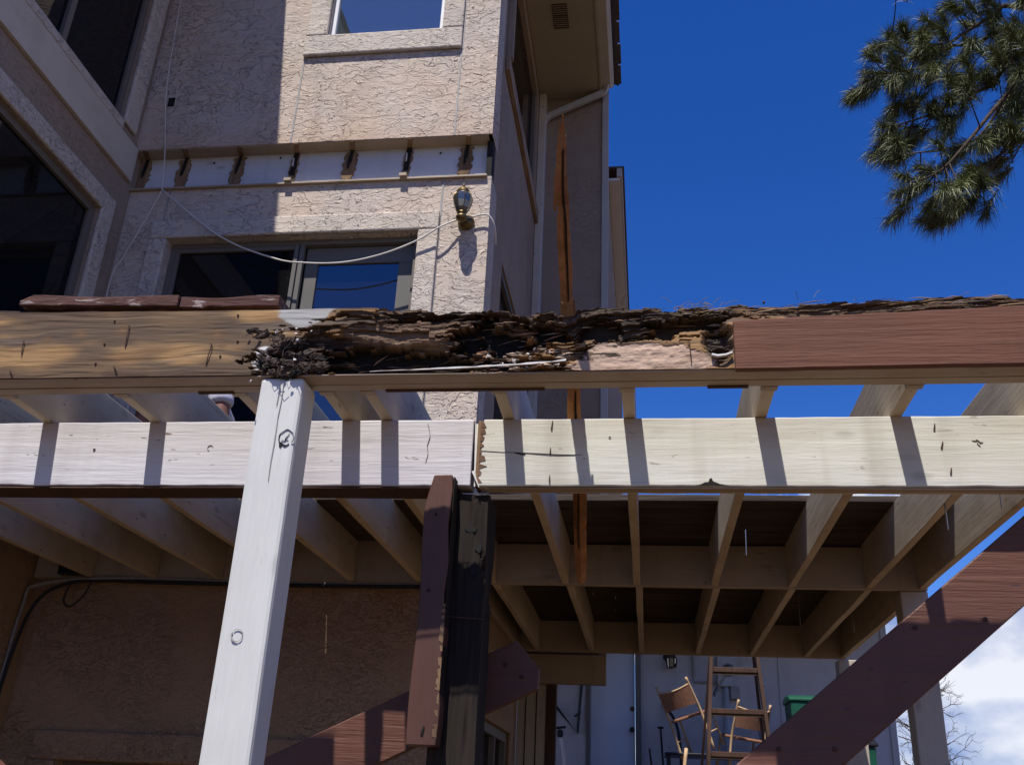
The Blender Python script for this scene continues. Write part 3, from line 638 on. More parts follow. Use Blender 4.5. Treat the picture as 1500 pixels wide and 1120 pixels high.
warp = (fbm(X*4.5, Vv*3, 2.0, 3)-.5)*.9
fib = vn(X*3.2, (Vv*15+warp*3.4), 4.0); fib2 = vn(X*9, Vv*34+warp*6, 9.0); rag = fbm(X*22, Vv*9, 5.0, 4)
crumb = fbm(X*60, Vv*18, 8.0, 3)
def blocks(nr, fx, sd, wp):
    row = np.floor(Vv*nr+warp*wp+.35*vn(X*30, Vv*0, sd)).astype(np.int64); ro = _h(row, row*0+sd, row*0+3)
    cell = np.floor(X*fx*(.5+1.2*ro)+ro*17+.6*vn(X*5, row*1.7, sd)).astype(np.int64)
    return _h(row, cell, row*0+sd), _h(row, cell, row*0+sd+50)
bA, cA = blocks(11, 5.5, 3, 2.6); bB, cB = blocks(26, 14, 7, 5.0); bC, cC = blocks(48, 34, 9, 8.0)
def ell(x0, x1, v0, v1, soft=.35, wob=.5, jag=0):
    cx_, cv_ = (P(x0)+P(x1))/2, (v0+v1)/2; rx, rv = (P(x1)-P(x0))/2, (v1-v0)/2
    d = np.sqrt(((X-cx_)/rx)**2+((Vv-cv_)/rv)**2) + wob*(fbm(X*16, Vv*9+x0, 1.0, 4)-.5)*1.4
    if jag: d = d+jag*((bA-.5)*.75+(bB-.5)*.55+(bC-.5)*.25); soft = .05
    return 1-ss(1-soft, 1+soft*.4, d)
layer = np.floor(fib*5)/5*.6+fib*.4                                   # split growth rings: stepped shelves
rot = np.clip(np.maximum.reduce([ell(455, 870, -.2, 1.15, .25, .5, .5), ell(640, 1080, .42, 1.3, .25, .5, .35), ell(380, 560, -.15, .66, .25, .6, .6), 0.8*ell(980, 1900, .70, 1.4, .2, .3), ell(1028, 1075, .05, .75, .4, .4)]), 0, 1)
plateau = ell(480, 695, .43, .92, .25, .35)                            # weathered but sound strip
cav = np.clip(np.maximum.reduce([ell(430, 722, -.6, .42, .2, .3, .55), ell(664, 786, .08, .90, .3, .5, .9), ell(775, 838, .45, .86, .3, .5, .9), ell(560, 700, .80, .94, .3, .5, 1.0)*.5, ell(848, 910, .47, .82, .3, .3, .6), ell(940, 1026, .46, .80, .3, .4, .7), ell(900, 960, .42, .58, .4, .5, .8)*.8, ell(1000, 1070, .55, .85, .4, .5, .9)*.7, ell(1040, 1068, .17, .36, .3, .15)]), 0, 1)
ledge = ((bB > .62) & (bA > .35)).astype(float)*ell(690, 838, .05, .9, .3, .4)       # broken layers still bridging the hollow
ledge = np.maximum(ledge, ((bB > .80)).astype(float)*ell(436, 720, -.2, .45, .3, .4)*.7); cav = cav*(1-.75*ledge)
depth = rot*(.003+.012*layer+.031*bA**1.5+.010*bB+.003*bC+.005*crumb)*(1-.5*plateau) + cav*(.048+.016*fib) 
solid = ell(838, 1045, -.4, .47, .16, .3, .22); depth = depth*(1-solid)+solid*.004*crumb
strip = ell(480, 640, .86, 1.2, .3, .5, .5); depth = depth*(1-.7*strip)
depth += .0012*(fib2-.5)+.002*(fib-.5)*(1-rot)
depth = np.clip(depth, -.004, .070)
front = np.stack([X, 2.58+depth, Z+rot*.006*(fib2-.5)], -1)
yd = np.linspace(0, 1, NT_)[None, :]
topw = np.clip((rough_top/.012)[:, None], .1, 1)
sag = topw*.032*ss(.35,.8,fbm(xs[:, None]*7, yd*4, 6.0, 4))*np.sin(np.pi*np.clip(yd,0,1))
yfront = front[:, -1, 1][:, None]
top = np.stack([np.repeat(xs[:, None], NT_, 1), yfront+(2.662-yfront)*yd, Zt[:, None]-sag+topw*.008*(vn(xs[:, None]*18, yd*9, 3)-.5)], -1)[:, 1:]
bk = np.stack([np.repeat(xs[:, None], NB, 1), np.full((len(xs), NB), 2.662), top[:, -1, 2][:, None]+(ZB-top[:, -1, 2][:, None])*np.linspace(0, 1, NB)[None, :]], -1)[:, 1:]
loop = np.concatenate([front, top, bk], 1); ns, nl = loop.shape[:2]
vs = loop.reshape(-1, 3); idx = np.arange(ns*nl).reshape(ns, nl); nx1 = np.roll(idx, -1, 1)
quads = np.stack([idx[:-1], idx[1:], nx1[1:], nx1[:-1]], -1).reshape(-1, 4)
faces = [tuple(q) for q in quads.tolist()]+[tuple(idx[0].tolist()), tuple(idx[-1][::-1].tolist())]
me = bpy.data.meshes.new('rotten_rim'); me.from_pydata(vs.tolist(), [], faces); me.update()
bm = bmesh.new(); bm.from_mesh(me); bmesh.ops.recalc_face_normals(bm, faces=bm.faces); bm.to_mesh(me); bm.free()
# albedo per vertex: wood tones (sound tan, stained, weathered brown, dark rot, fresh pale splits), cavity shade painted black
def mixc(a, b, w): return a*(1-w[..., None])+np.array(b)*w[..., None]
base = np.ones((*X.shape, 3))*np.array((.35, .215, .098))
base = mixc(base, (.22, .12, .055), ss(.40,.72, fbm(X*3, Vv*4, 1.5, 4))*.85)
base = mixc(base, (.115, .09, .075), ss(.46,.66, fbm(X*1.6+4, Vv*7+warp*2, 3.5, 5))*.9)
base = mixc(base, (.095,.068,.048), ss(.44,.58, fbm(X*2.4+1.7, Vv*1.6+.4, 11.5, 4))*.9)
base = mixc(base, (.28,.165,.07), ss(.5,.72, fbm(X*2.9+6.7, Vv*1.3+.4, 15.5, 3))*.35)
base = mixc(base, (.10, .065, .045), ss(.5,.72, fbm(X*5+9, Vv*2.5, 7.5, 4))*ss(.22, .02, Vv)*.9)
base = mixc(base, (.09, .06, .04), ss(P(90), P(-60), X)*ss(.35,.6, fbm(X*9, Vv*9, 2.2, 4))*.85)
for kx, kv, kr in ((118,.66,.020),(180,.70,.022),(318,.62,.026),(70,.58,.014),(330,.45,.012)):
    d = np.sqrt(((X-P(kx))/(kr*1.5))**2+((Vv-kv)*.23/kr)**2)+.35*(fbm(X*40, Vv*12, kx, 3)-.5)
    base = mixc(base, (.15,.085,.045), (1-ss(.5,1.15,d))*.6); base = mixc(base, (.22,.125,.06), (1-ss(.0,.45,d))*.6)
base = mixc(base, (.36,.355,.34), ell(398, 486, .74, 1.3, .12, .35))
base = mixc(base, (.70,.69,.68), ell(374, 404, .02, .46, .15, .35))
base = mixc(base, (.50,.365,.27), solid*.92); base = mixc(base, (.30,.20,.14), solid*ss(.5,.7, fbm(X*12, Vv*5, 8.8, 4))*.8)
rc = np.ones_like(base)*np.array((.17,.105,.066))
rc = mixc(rc, (.27,.175,.115), cB*.75); rc = mixc(rc, (.045,.032,.025), ss(.45,.75, cA*.6+rag*.55)*.92); rc = mixc(rc, (.36,.25,.17), ss(.82,.95,cC)*.6)
rc = mixc(rc, (.55,.42,.31), ss(.45,.7, cB)*ell(690, 850, 0, .46, .3, .5)*.9)
rc = mixc(rc, (.23,.145,.09), plateau*.55)
rc = mixc(rc, (.010,.008,.007), np.clip(cav*1.3,0,1)*.97)  # hollows painted near-black for the shade inside them
rc = mixc(rc, (.12,.09,.065), ss(P(820), P(900), X)*.6)
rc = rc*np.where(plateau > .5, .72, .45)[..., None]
col = mixc(base, 0, rot*0)*(1-rot[..., None])+rc*rot[..., None]
tc_ = np.repeat(col[:, -1:, :], NT_-1, 1)*(.6+.6*vn(xs[:, None]*30, yd*20, 2)[:, 1:, None]); bc = np.repeat(tc_[:, -1:, :], NB-1, 1)
allc = np.concatenate([col, tc_, bc], 1).reshape(-1, 3); rgba = np.concatenate([allc, np.ones((len(allc), 1))], 1)
ca = me.color_attributes.new('albedo', 'FLOAT_COLOR', 'POINT'); ca.data.foreach_set('color', rgba.astype(np.float32).ravel())
rim = tag(finish('rotten_rim', me, 'wood_rotten'), 'long rotted rim beam with sound tan wood at left and crumbling black cavities', 'rim beam')
timber('painted_strip', (-2.7, 2.588, 1.1955), (1.62, 2.652, 1.2000), 'X', 'paint_tan_x', rim, .001, .002, 21)
timber('painted_strip', (-2.7, 2.6635, 1.1985), (1.62, 2.711, 1.235), 'X', 'paint_tan_x', rim, .001, .002, 22)
# small blocks and paint cracks under the strip
for x0, x1 in ((-.80,-.30), (.19,.31), (-1.42,-1.30)): box('strip_lath', x0, x1, 2.70, 2.7125, 1.194, 1.2, 'rust', rim)
# loose splinters and shards standing out of the rotten part
def shards(n, xr, vr, cols, lr, wr, seed, tilt=.25, out=(.0,.03)):
    r = np.random.default_rng(seed); b = MB(); cc = []
    for _ in range(n):
        x = P(r.uniform(*xr)); v = r.uniform(*vr); l = r.uniform(*lr); w_ = r.uniform(*wr); a = r.normal(0, tilt); yo = r.uniform(*out)
        i = int(np.argmin(np.abs(xs-x))); j = int(np.clip(v*(NF-1), 0, NF-1)); yb = front[i, j, 1]; z = front[i, j, 2]
        d = Vector((math.cos(a), -abs(r.normal(0, .18)), math.sin(a))).normalized(); c0 = Vector((x, yb-.002-yo*.3, z)); u = Vector((r.normal(0,.3), r.normal(0,.3), 1)).normalized()
        u = (u-d*u.dot(d)).normalized(); s_ = d.cross(u); th = w_*r.uniform(.25,.6)
        k = r.uniform(.2,.8); vsx = [c0-d*l/2, c0+d*l/2]; mid = c0+d*l*(k-.5)+Vector((0,-.004,0))
        ring = [mid+u*w_/2, mid+s_*th/2, mid-u*w_/2*r.uniform(.5,1), mid-s_*th/2]
        b.add(vsx+ring, [(0,2,3),(0,3,4),(0,4,5),(0,5,2),(1,3,2),(1,4,3),(1,5,4),(1,2,5)])
        c_ = np.array(cols[r.integers(len(cols))])*r.uniform(.7,1.25); cc += [c_]*6
    o = b.build('splinters', 'wood_rotten', rim); a = o.data.color_attributes.new('albedo', 'FLOAT_COLOR', 'POINT')
    a.data.foreach_set('color', np.concatenate([np.array(cc), np.ones((len(cc), 1))], 1).astype(np.float32).ravel()); o['kind'] = 'stuff'; return o
BR, DK, PL, GR = (.20,.12,.075), (.05,.036,.028), (.55,.42,.31), (.22,.18,.145)
shards(34, (500, 850), (.05,.98), (BR, DK, DK, GR), (.03,.11), (.002,.006), 1, .07)
shards(90, (690, 838), (.06,.40), (PL, PL, BR, (.5,.27,.14)), (.010,.05), (.002,.007), 2, .12)
shards(36, (640, 1070), (.5,1.0), (BR, DK, DK, GR), (.03,.10), (.003,.009), 3, .08)
shards(60, (1000, 1500), (.86,1.0), (BR, DK, GR, (.3,.2,.12)), (.04,.16), (.002,.006), 4, .06)
shards(14, (460, 700), (.0,.35), (DK, DK, BR), (.03,.09), (.005,.014), 5)
# pale lifted sliver along the bottom edge
pts = [(P(550),.003),(P(600),.006),(P(660),.009),(P(700),.013),(P(760),.018),(P(800),.022),(P(832),.030)]
xq = np.linspace(pts[0][0], pts[-1][0], 70); zq = np.interp(xq, [p[0] for p in pts], [p[1] for p in pts]); tq = np.linspace(0, 1, 70)
hq = (.0004+.0042*tq**.8)*(.0+1.9*fbm(xq*30, xq*0+2, 1, 3)); wq = .003*(fbm(xq*18, xq*0, 4, 3)-.5)
MB().prism([(float(x), ZB+float(z-h*.3+w_)) for x, z, h, w_ in zip(xq, zq, hq, wq)]+[(float(x), ZB+float(z+h+w_)) for x, z, h, w_ in list(zip(xq, zq, hq, wq))[::-1]], 2.574, 2.579).build('lifted_sliver', 'flake_white', rim)
# white lip below the round hole, shallow
MB().prism([(P(1041),1.238),(P(1050),1.233),(P(1062),1.236),(P(1071),1.243),(P(1071),1.249),(P(1061),1.241),(P(1050),1.239),(P(1042),1.243)], 2.568, 2.582).build('paint_lip', 'flake_white', rim)
# nails left in the rim
for x, v, l, a in ((190,.60,.075,.0),(38,.45,.05,.06),(1011,.22,.06,.05),(315,.30,.07,-.12),(182,.10,.02,.5),(30,.06,.022,.6)):
    z = ZB+.23*v; x = P(x)
    MB().tube([(x-.006, 2.578, z+l/2+.003), (x, 2.574, z+l/2), (x+l*a/2, 2.573, z), (x+l*a, 2.577, z-l/2)], .0018, 5).build('nail', 'rust', rim)
# debris hanging over the post: rotten flakes, matted fibre
def ysurf(x, v):
    return float(front[int(np.argmin(np.abs(xs-x))), int(np.clip(v*(NF-1), 0, NF-1)), 1])
def flakes(name, n, cx_, cz_, sx, sz, m, size, seed, ylo=2.556, yhi=2.59):
    r = np.random.default_rng(seed); b = MB()
    for _ in range(n):
        x = r.normal(cx_, sx); z = r.normal(cz_, sz); yy = r.uniform(ylo, yhi); s = r.uniform(*size); k = r.integers(4, 7); pts = []
        nrm = Vector((r.normal(0,.6), -1, r.normal(0,.7))).normalized(); u = nrm.orthogonal().normalized(); w_ = nrm.cross(u)
        for q in range(k):
            a = 2*math.pi*q/k; rr = s*r.uniform(.5,1.1); pts.append(Vector((x, yy, z))+u*rr*math.cos(a)*1.4+w_*rr*math.sin(a)*.8+nrm*r.normal(0,s*.35))
        c0 = Vector((x, yy, z))+nrm*s*.25; vv = [c0]+pts+[p-nrm*.002 for p in pts]
        b.add(vv, [(0, 1+q, 1+(q+1) % k) for q in range(k)]+[(1+q, 1+(q+1) % k, 1+k+(q+1) % k, 1+k+q) for q in range(k)])
    o = b.build(name, m, rim); o['kind'] = 'stuff'; return o
for x, v in ((165,.86),(158,.50),(152,.20),(344,.90),(329,.28),(522,.56),(527,.95),(705,.93),(712,.95),(915,.93),(912,.40),(350,.5),(556,.18),(1125,.97),(630,.35)):
    MB().lathe((P(x), ysurf(P(x), v)-.001, ZB+.23*v), [(.0036,.006),(.0036,-.002),(.002,-.003)], 8, 'Y').build('nail', 'rust', rim)
CL = [(362,1.345),(378,1.340),(392,1.333),(408,1.322),(424,1.312),(440,1.300),(408,1.282),(424,1.268),(442,1.262),(460,1.255),(400,1.242),(418,1.236),(438,1.232),(462,1.232),(480,1.226),(410,1.214),(428,1.206),(446,1.208)]
for q, (cx_, cz_) in enumerate(CL): flakes('rot_flakes', 3, P(cx_)+.008, cz_, .007, .005, 'flake_dark', (.003,.011), 40+q)
flakes('paint_flakes', 6, P(430), 1.325, .045, .016, 'flake_white', (.003,.008), 25, 2.545, 2.58)
flakes('paint_flakes', 4, P(420), 1.25, .04, .03, 'flake_white', (.003,.007), 26, 2.535, 2.57)
flakes('paint_flakes', 10, P(770), 1.245, .06, .02, 'flake_white', (.003,.008), 27, 2.575, 2.60)
def lumps(n, cx_, cz_, sx, sz, size, seed, ylo, yhi):
    r = np.random.default_rng(seed); V_, F_, Cc = [], [], []
    for q in range(n):
        c0 = np.array((r.normal(cx_, sx), r.uniform(ylo, yhi), r.normal(cz_, sz))); s = r.uniform(*size); e = np.array((s*r.uniform(1.0,1.9), s*r.uniform(.3,.5), s*r.uniform(.35,.7))); tilt = r.normal(0,.35)
        nu, nw = 22, 16; u, w_ = np.meshgrid(np.arange(nu)*2*np.pi/nu, np.linspace(.02, np.pi-.02, nw)); d = np.stack([np.cos(w_), np.sin(w_)*np.cos(u), np.sin(w_)*np.sin(u)], -1)
        k = .45+.95*vn(d[...,0]*2.2+q*3, d[...,1]*2.6+q, d[...,2]*5)+.45*(vn(d[...,0]*6+q, d[...,1]*7, d[...,2]*9)-.5)
        p = d*e*k[...,None]; p = np.stack([p[...,0]*np.cos(tilt)-p[...,2]*np.sin(tilt), p[...,1], p[...,0]*np.sin(tilt)+p[...,2]*np.cos(tilt)], -1)+c0
        o = len(V_); V_ += p.reshape(-1,3).tolist(); F_ += [(o+j*nu+i, o+j*nu+(i+1)%nu, o+(j+1)*nu+(i+1)%nu, o+(j+1)*nu+i) for j in range(nw-1) for i in range(nu)]
        c_ = np.array([(.040,.030,.026),(.065,.046,.036),(.085,.066,.054),(.026,.020,.018),(.055,.038,.03)][r.integers(5)])*r.uniform(.7,1.2); Cc += [(*c_, 1)]*(nu*nw)
    o = MB().add(V_, F_).build('rot_crumbs', 'wood_rotten', rim); a = o.data.color_attributes.new('albedo', 'FLOAT_COLOR', 'POINT'); a.data.foreach_set('color', np.array(Cc, np.float32).ravel()); o['kind'] = 'stuff'
for q, (cx_, cz_) in enumerate(CL): lumps(5, P(cx_), cz_, .014, .008, (.009,.022), 70+q, 2.578, 2.60)
r = np.random.default_rng(5); b = MB()
for _ in range(16):
    q = CL[r.integers(len(CL))]; x, z = r.normal(P(q[0]), .02), r.normal(q[1], .012); a = r.normal(-.5, .7); l = r.uniform(.02,.05)
    p0 = Vector((x, 2.565, z)); p1 = p0+Vector((math.cos(a)*l, r.normal(0,.012), math.sin(a)*l)); b.tube([p0, (p0+p1)/2+Vector((r.normal(0,.006),-.008,r.normal(0,.006))), p1], .0011, 3)
o = b.build('rot_fibres', 'flake_dark', rim); o['kind'] = 'stuff'
# dry grass caught along the top edge
b = MB()
for _ in range(70):
    if _ < 58: x = P(r.uniform(985, 1070)); z = r.uniform(1.365,1.42)
    else: x = P(r.choice([1170, 1330, 1420, 905, 840, 1240])+r.normal(0, 14)); z = 1.42
    a = r.uniform(.2, 2.6) if z > 1.41 else r.normal(.5,.5); l = r.uniform(.015,.042)
    p0 = Vector((x, r.uniform(2.57,2.64), z)); d = Vector((math.cos(a), r.normal(0,.4), abs(math.sin(a))*.55)).normalized()
    b.tube([p0, p0+d*l*.5+Vector((0,0,.006)), p0+d*l], .0009, 3)
o = b.build('dry_grass_tuft', 'dry_grass', rim); o['kind'] = 'stuff'
# red-brown fascia nailed to the right end
n = 40; vs, fs = [], []
for i, x in enumerate(np.linspace(.259, 1.62, n)):
    zt = np.interp(x, [.259, 1.075, 1.62], [1.333, 1.362, 1.380])+(float(vn(x*20, 3))-.5)*.003; zb = 1.1775+(float(vn(x*15, 8))-.5)*.002+.006*(x-.259)
    for yy, z in ((2.538, zb), (2.538, zt), (2.5625, zt), (2.5625, zb)): vs.append((x, yy+(float(vn(x*6, z*9))-.5)*.002, z))
for i in range(n-1):
    for k in range(4): fs.append((i*4+k, i*4+(k+1) % 4, (i+1)*4+(k+1) % 4, (i+1)*4+k))
fs += [(3,2,1,0), tuple((n-1)*4+k for k in range(4))]
tag(MB().add(vs, fs).build('fascia_board', 'paint_redbrown', None, .003), 'rough red-brown fascia board nailed over the right end of the rim', 'board')

# ------------------------------------------------------------------ splintered board leaning through the frame
prof = [(1.848,-.2295,.004),(1.82,-.228,.022),(1.748,-.2365,.037),(1.70,-.2385,.046),(1.693,-.233,.034),(1.644,-.2375,.040),(1.56,-.2365,.040),(1.488,-.2385,.038),(1.31,-.2285,.042),(1.238,-.233,.046),(1.05,-.225,.048),(.94,-.232,.045),(.86,-.234,.042),(.80,-.236,.031)]
prof2 = []
for (z0, x0, w0), (z1, x1, w1) in zip(prof[:-1], prof[1:]):
    k = max(1, int((z0-z1)/.012))
    for q in range(k):
        f = q/k; prof2.append((z0+(z1-z0)*f, x0+(x1-x0)*f+random.gauss(0,.0006), max(.002, w0+(w1-w0)*f+random.gauss(0,.0014))))
prof2.append(prof[-1]); vs, fs = [], []
nrm = Vector((0, 1, 1.25)).normalized()
for z, x, w_ in prof2:
    p = Vector((x, 3.075-1.25*(z-1.204)-.012, z)); th = min(.026, w_*.7)
    for sx, sy in ((-1,-.6),(.05,-1.5),(1,-.3),(1,1),(-1,1)): vs.append(p+Vector((sx*w_/2,0,0))+nrm*(sy*th/2))
n = len(prof2)
for i in range(n-1):
    for k in range(5): fs.append((i*5+k, i*5+(k+1) % 5, (i+1)*5+(k+1) % 5, (i+1)*5+k))
fs += [(4,3,2,1,0), tuple((n-1)*5+k for k in range(5))]
spl = tag(MB().add(vs, fs).build('splintered_board', 'wood_orange', None), 'long orange splintered board with a pointed tip poking up behind the rim', 'board')
for z, x, l, dx in ((1.86,-.222,.06,.0),(1.72,-.256,.06,-.004),(1.5,-.216,.08,.005),(1.12,-.20,.09,.012)):
    p = Vector((x, 3.075-1.25*(z-1.204)-.012, z)); d = Vector((dx, 1.25*l/1.6, -l/1.6)); MB().bar(p, p+d, .002, .004, (1,0,0), .009, .008).build('splinter', 'wood_orange', spl)

for zs_, dxs, ww in (([1.80,1.74,1.70,1.66,1.62,1.56,1.50], .008, .006), ([1.30,1.26,1.22], .008, .006), ([1.05,1.0,.95,.90], -.006, .005)):
    pts_ = []
    for q, z in enumerate(zs_):
        x = float(np.interp(z, [p[0] for p in prof[::-1]], [p[1] for p in prof[::-1]]))+dxs+random.uniform(-.002,.002); pts_.append(Vector((x, 3.075-1.25*(z-1.204)-.012, z))-nrm*.021)
    bb = MB(); n = len(pts_); vv = []
    for q, p in enumerate(pts_):
        w_ = ww*(.25+.75*math.sin(math.pi*(q+.5)/n)); vv += [p-Vector((w_/2,0,0)), p+Vector((w_/2,0,0)), p+Vector((w_/2,0,0))+nrm*.014, p-Vector((w_/2,0,0))+nrm*.014]
    bb.add(vv, [(q*4+k, q*4+(k+1) % 4, (q+1)*4+(k+1) % 4, (q+1)*4+k) for q in range(n-1) for k in range(4)]+[(3,2,1,0), tuple((n-1)*4+k for k in range(4))]); bb.build('dark_split', 'wood_dark', spl)
# loose peeling planks lying on the rim, upper left
def loose(x0, x1, z0, z1, y0, y1, label, seed):
    n = 14; vs, fs = [], []; r = np.random.default_rng(seed)
    for i in range(n):
        f = i/(n-1); x = x0+(x1-x0)*f; z = z0+(z1-z0)*f; th = .036+.004*math.sin(f*7+seed); a = r.normal(0, .0015)
        if i == 0: th *= .45 if seed == 1 else 1
        for yy, zz_ in ((y0, z+a), (y0, z+th), (y1, z+th+.002), (y1, z)): vs.append((x, yy, zz_))
    for i in range(n-1):
        for k in range(4): fs.append((i*4+k, i*4+(k+1) % 4, (i+1)*4+(k+1) % 4, (i+1)*4+k))
    fs += [(3,2,1,0), tuple((n-1)*4+k for k in range(4))]
    return tag(MB().add(vs, fs).build('loose_plank', 'paint_flaking', None, .003), label, 'plank')
loose(-2.045, -1.488, 1.468, 1.452, 2.585, 2.70, 'longer loose plank with peeling red paint lying on the rim, ragged left end', 1)
loose(-1.483, -1.148, 1.450, 1.448, 2.592, 2.69, 'shorter loose dark red plank on the rim, nearest the white post', 2)
tag(MB().bar((-2.12,2.62,1.447), (-1.55,2.66,1.445), .06, .012, (0,0,1), .03, .008).build('wood_slat', 'wood_deckboard', None, .002), 'thin dark slat wedged beneath the loose planks on the rim', 'slat')

# ------------------------------------------------------------------ coach lamp, cable, string, wires
lamp = thing('wall_lamp', 'brass coach lamp with faceted smoky glass on the sunlit corner wall', 'lamp')
LX, LY = -1.192, 5.365
MB().lathe((LX+.008, 5.498, 3.675), [(.058,.0),(.058,-.012),(.048,-.024),(.034,-.04),(.016,-.046)], 20, 'Y').build('wall_plate', 'brass', lamp, 0, True)
MB().tube([(LX+.008,5.46,3.675),(LX+.006,5.42,3.645),(LX+.002,5.385,3.628),(LX,LY,3.635)], .013, 10).build('arm', 'brass', lamp, 0, True)
MB().lathe((LX,LY,3.60), [(.006,.0),(.022,.008),(.034,.02),(.040,.034),(.034,.046),(.022,.054),(.03,.062),(.034,.07)], 18).build('cup', 'brass', lamp, 0, True)
MB().lathe((LX,LY,3.67), [(.030,.0),(.046,.03),(.060,.075),(.067,.115),(.063,.135),(.046,.158)], 8).build('glass_body', 'glass_lamp', lamp)
for k in range(8):
    a = 2*math.pi*(k+.5)/8; MB().tube([(LX+r_*1.01*math.cos(a), LY+r_*1.01*math.sin(a), 3.67+h_) for r_, h_ in ((.030,0),(.046,.03),(.060,.075),(.067,.115),(.063,.135),(.046,.158))], .0028, 5).build('rib', 'brass', lamp)
MB().lathe((LX,LY,3.826), [(.048,.0),(.050,.008),(.040,.014),(.036,.03),(.022,.04),(.008,.046),(.006,.056),(.010,.062),(.004,.072),(.003,.085)], 16).build('cap', 'brass', lamp, 0, True)
def catm(p, n=8):
    p = [Vector(q) for q in p]; o = []
    for i in range(len(p)-1):
        a, b_, c_, d = p[max(i-1,0)], p[i], p[i+1], p[min(i+2,len(p)-1)]
        for k in range(n):
            t_ = k/n; o.append(.5*((2*b_)+(c_-a)*t_+(2*a-5*b_+4*c_-d)*t_*t_+(3*b_-a-3*c_+d)*t_**3))
    return o+[p[-1]]
tag(MB().tube(catm([(-3.426,5.44,4.01),(-2.93,5.44,3.606),(-2.502,5.44,3.409),(-2.253,5.44,3.362),(-1.989,5.44,3.359),(-1.734,5.44,3.414),(-1.506,5.43,3.503),(-1.349,5.42,3.60),(-1.23,5.45,3.675),(-1.15,5.46,3.695),(-1.074,5.46,3.714),(-1.02,5.46,3.70),(-.985,5.50,3.63),(-.99,5.6,3.56)]), .0065, 6).build('sagging_cable', 'cable', None, 0, True), 'pale sagging cable from the ledger corner to the coach lamp', 'cable')
tag(MB().tube(catm([(-3.66,5.395,6.6),(-3.60,5.39,5.6),(-3.55,5.39,4.9),(-3.47,5.42,4.37),(-3.455,5.44,4.2),(-3.43,5.44,4.01)]), .0035, 5).build('hanging_string', 'cable', None), 'thin string hanging down the shaded wall to the ledger', 'string')
tag(MB().tube(catm([(-3.43,5.44,4.01),(-3.52,5.45,3.75),(-3.62,5.45,3.45),(-3.66,5.45,3.35),(-3.672,5.45,3.1),(-3.672,5.45,2.2)]), .0035, 5).build('hanging_string', 'cable', None), 'thin string slanting down into the left corner beside the sliding door', 'string')
w = thing('wire_bundle', 'dark wires running down the shaded left corner under the deck', 'wire')
MB().tube(catm([(-1.1,5.44,1.175),(-2.0,5.445,1.172),(-2.9,5.45,1.178),(-3.2,5.45,1.185),(-3.45,5.43,1.16),(-3.60,5.40,1.05),(-3.66,5.38,.8),(-3.675,5.35,.4),(-3.68,5.32,-.4)]), .012, 6).build('wire', 'cable_black', w)
MB().tube(catm([(-1.1,5.46,1.19),(-2.2,5.46,1.19),(-3.1,5.45,1.20),(-3.62,5.42,1.15),(-3.69,5.40,1.0),(-3.69,5.36,.3),(-3.69,5.33,-.5)]), .010, 6).build('wire', 'joint_metal', w)
MB().tube(catm([(-3.3,5.43,1.17),(-3.33,5.42,1.08),(-3.40,5.42,1.02),(-3.45,5.42,1.06),(-3.43,5.42,1.15)]), .006, 5).build('loop', 'cable_black', w)
box('junction_box', -3.52, -3.34, 5.40, 5.454, 1.21, 1.30, 'dark_plastic', w, .006)

# ------------------------------------------------------------------ garage up the slope
gar = thing('garage', 'pale stucco garage with a blue-white door seen beneath the deck', 'garage')
GY0 = 14.0
DR = (-.775, -.165, .18, 2.25)
wall('wall', 'Y', GY0, GY0+.2, -2.2, 3.22, -.2, 3.1, [DR], 'stucco_garage', gar)
box('wall', 3.02, 3.219, GY0+.2, GY0+6, -.2, 3.1, 'stucco_garage', gar)
dd = box('door', -.77, -.17, GY0+.06, GY0+.10, .18, 2.245, 'door_paint', gar, .004)
MB().lathe((-.207, GY0+.06, 1.134), [(.03,0),(.03,-.008),(.014,-.012),(.014,-.04),(.034,-.055),(.036,-.075),(.02,-.09)], 14, 'Y').build('knob', 'black_metal', dd, 0, True)
MB().lathe((-.207, GY0+.06, 1.408), [(.033,0),(.033,-.012),(.02,-.03)], 14, 'Y').build('deadbolt', 'brass', dd, 0, True)
MB().box(-.83, -.777, GY0-.03, GY0+.01, .18, 2.31).box(-.163, -.085, GY0-.03, GY0+.01, .18, 2.31).box(-.777, -.163, GY0-.03, GY0+.01, 2.252, 2.31).build('door_frame', 'frame_taupe', gar, .004)
box('corner_board', 3.15, 3.235, GY0-.02, GY0+.0, -.2, 3.1, 'downspout', gar, .006)
box('wall_joint', 1.762, 1.775, GY0-.006, GY0, -.2, 3.1, 'joint_metal', gar)
MB().prism([(-2.6,3.08),(3.7,3.08),(3.7,3.16),(.5,3.75),(-2.6,3.16)], GY0-2.0, GY0+6, 'XZ').build('roof', 'shingle', gar)  # unseen deep overhang, added to keep the garage wall and chairs in shade
mt = thing('electric_meter', 'grey electric meter box with round dial on the garage wall', 'meter')
box('cabinet', .95, 1.15, GY0-.13, GY0-.002, 1.72, 2.12, 'meter_grey', mt, .008)
MB().lathe((1.095, GY0-.13, 1.93), [(.085,0),(.085,-.03),(.07,-.07),(.05,-.09)], 20, 'Y').build('dial', 'steel', mt, 0, True)
MB().lathe((1.095, GY0-.215, 1.93), [(.03,0),(.03,-.008)], 12, 'Y').build('dial_face', 'dark_plastic', mt)
MB().tube([(1.06,GY0-.06,1.72),(1.06,GY0-.06,.3)], .04, 10).build('conduit', 'meter_grey', mt, 0, True)
box('small_box', 1.115, 1.235, GY0-.1, GY0-.002, 1.56, 1.73, 'joint_metal', mt, .008)
MB().tube([(.635,GY0-.02,2.3),(.635,GY0-.02,1.86),(.64,GY0-.03,1.78),(.95,GY0-.03,1.775)], .018, 6).build('side_conduit', 'joint_metal', mt)
gl = thing('garage_lamp', 'small dark caged wall lantern beside the garage door', 'lamp')
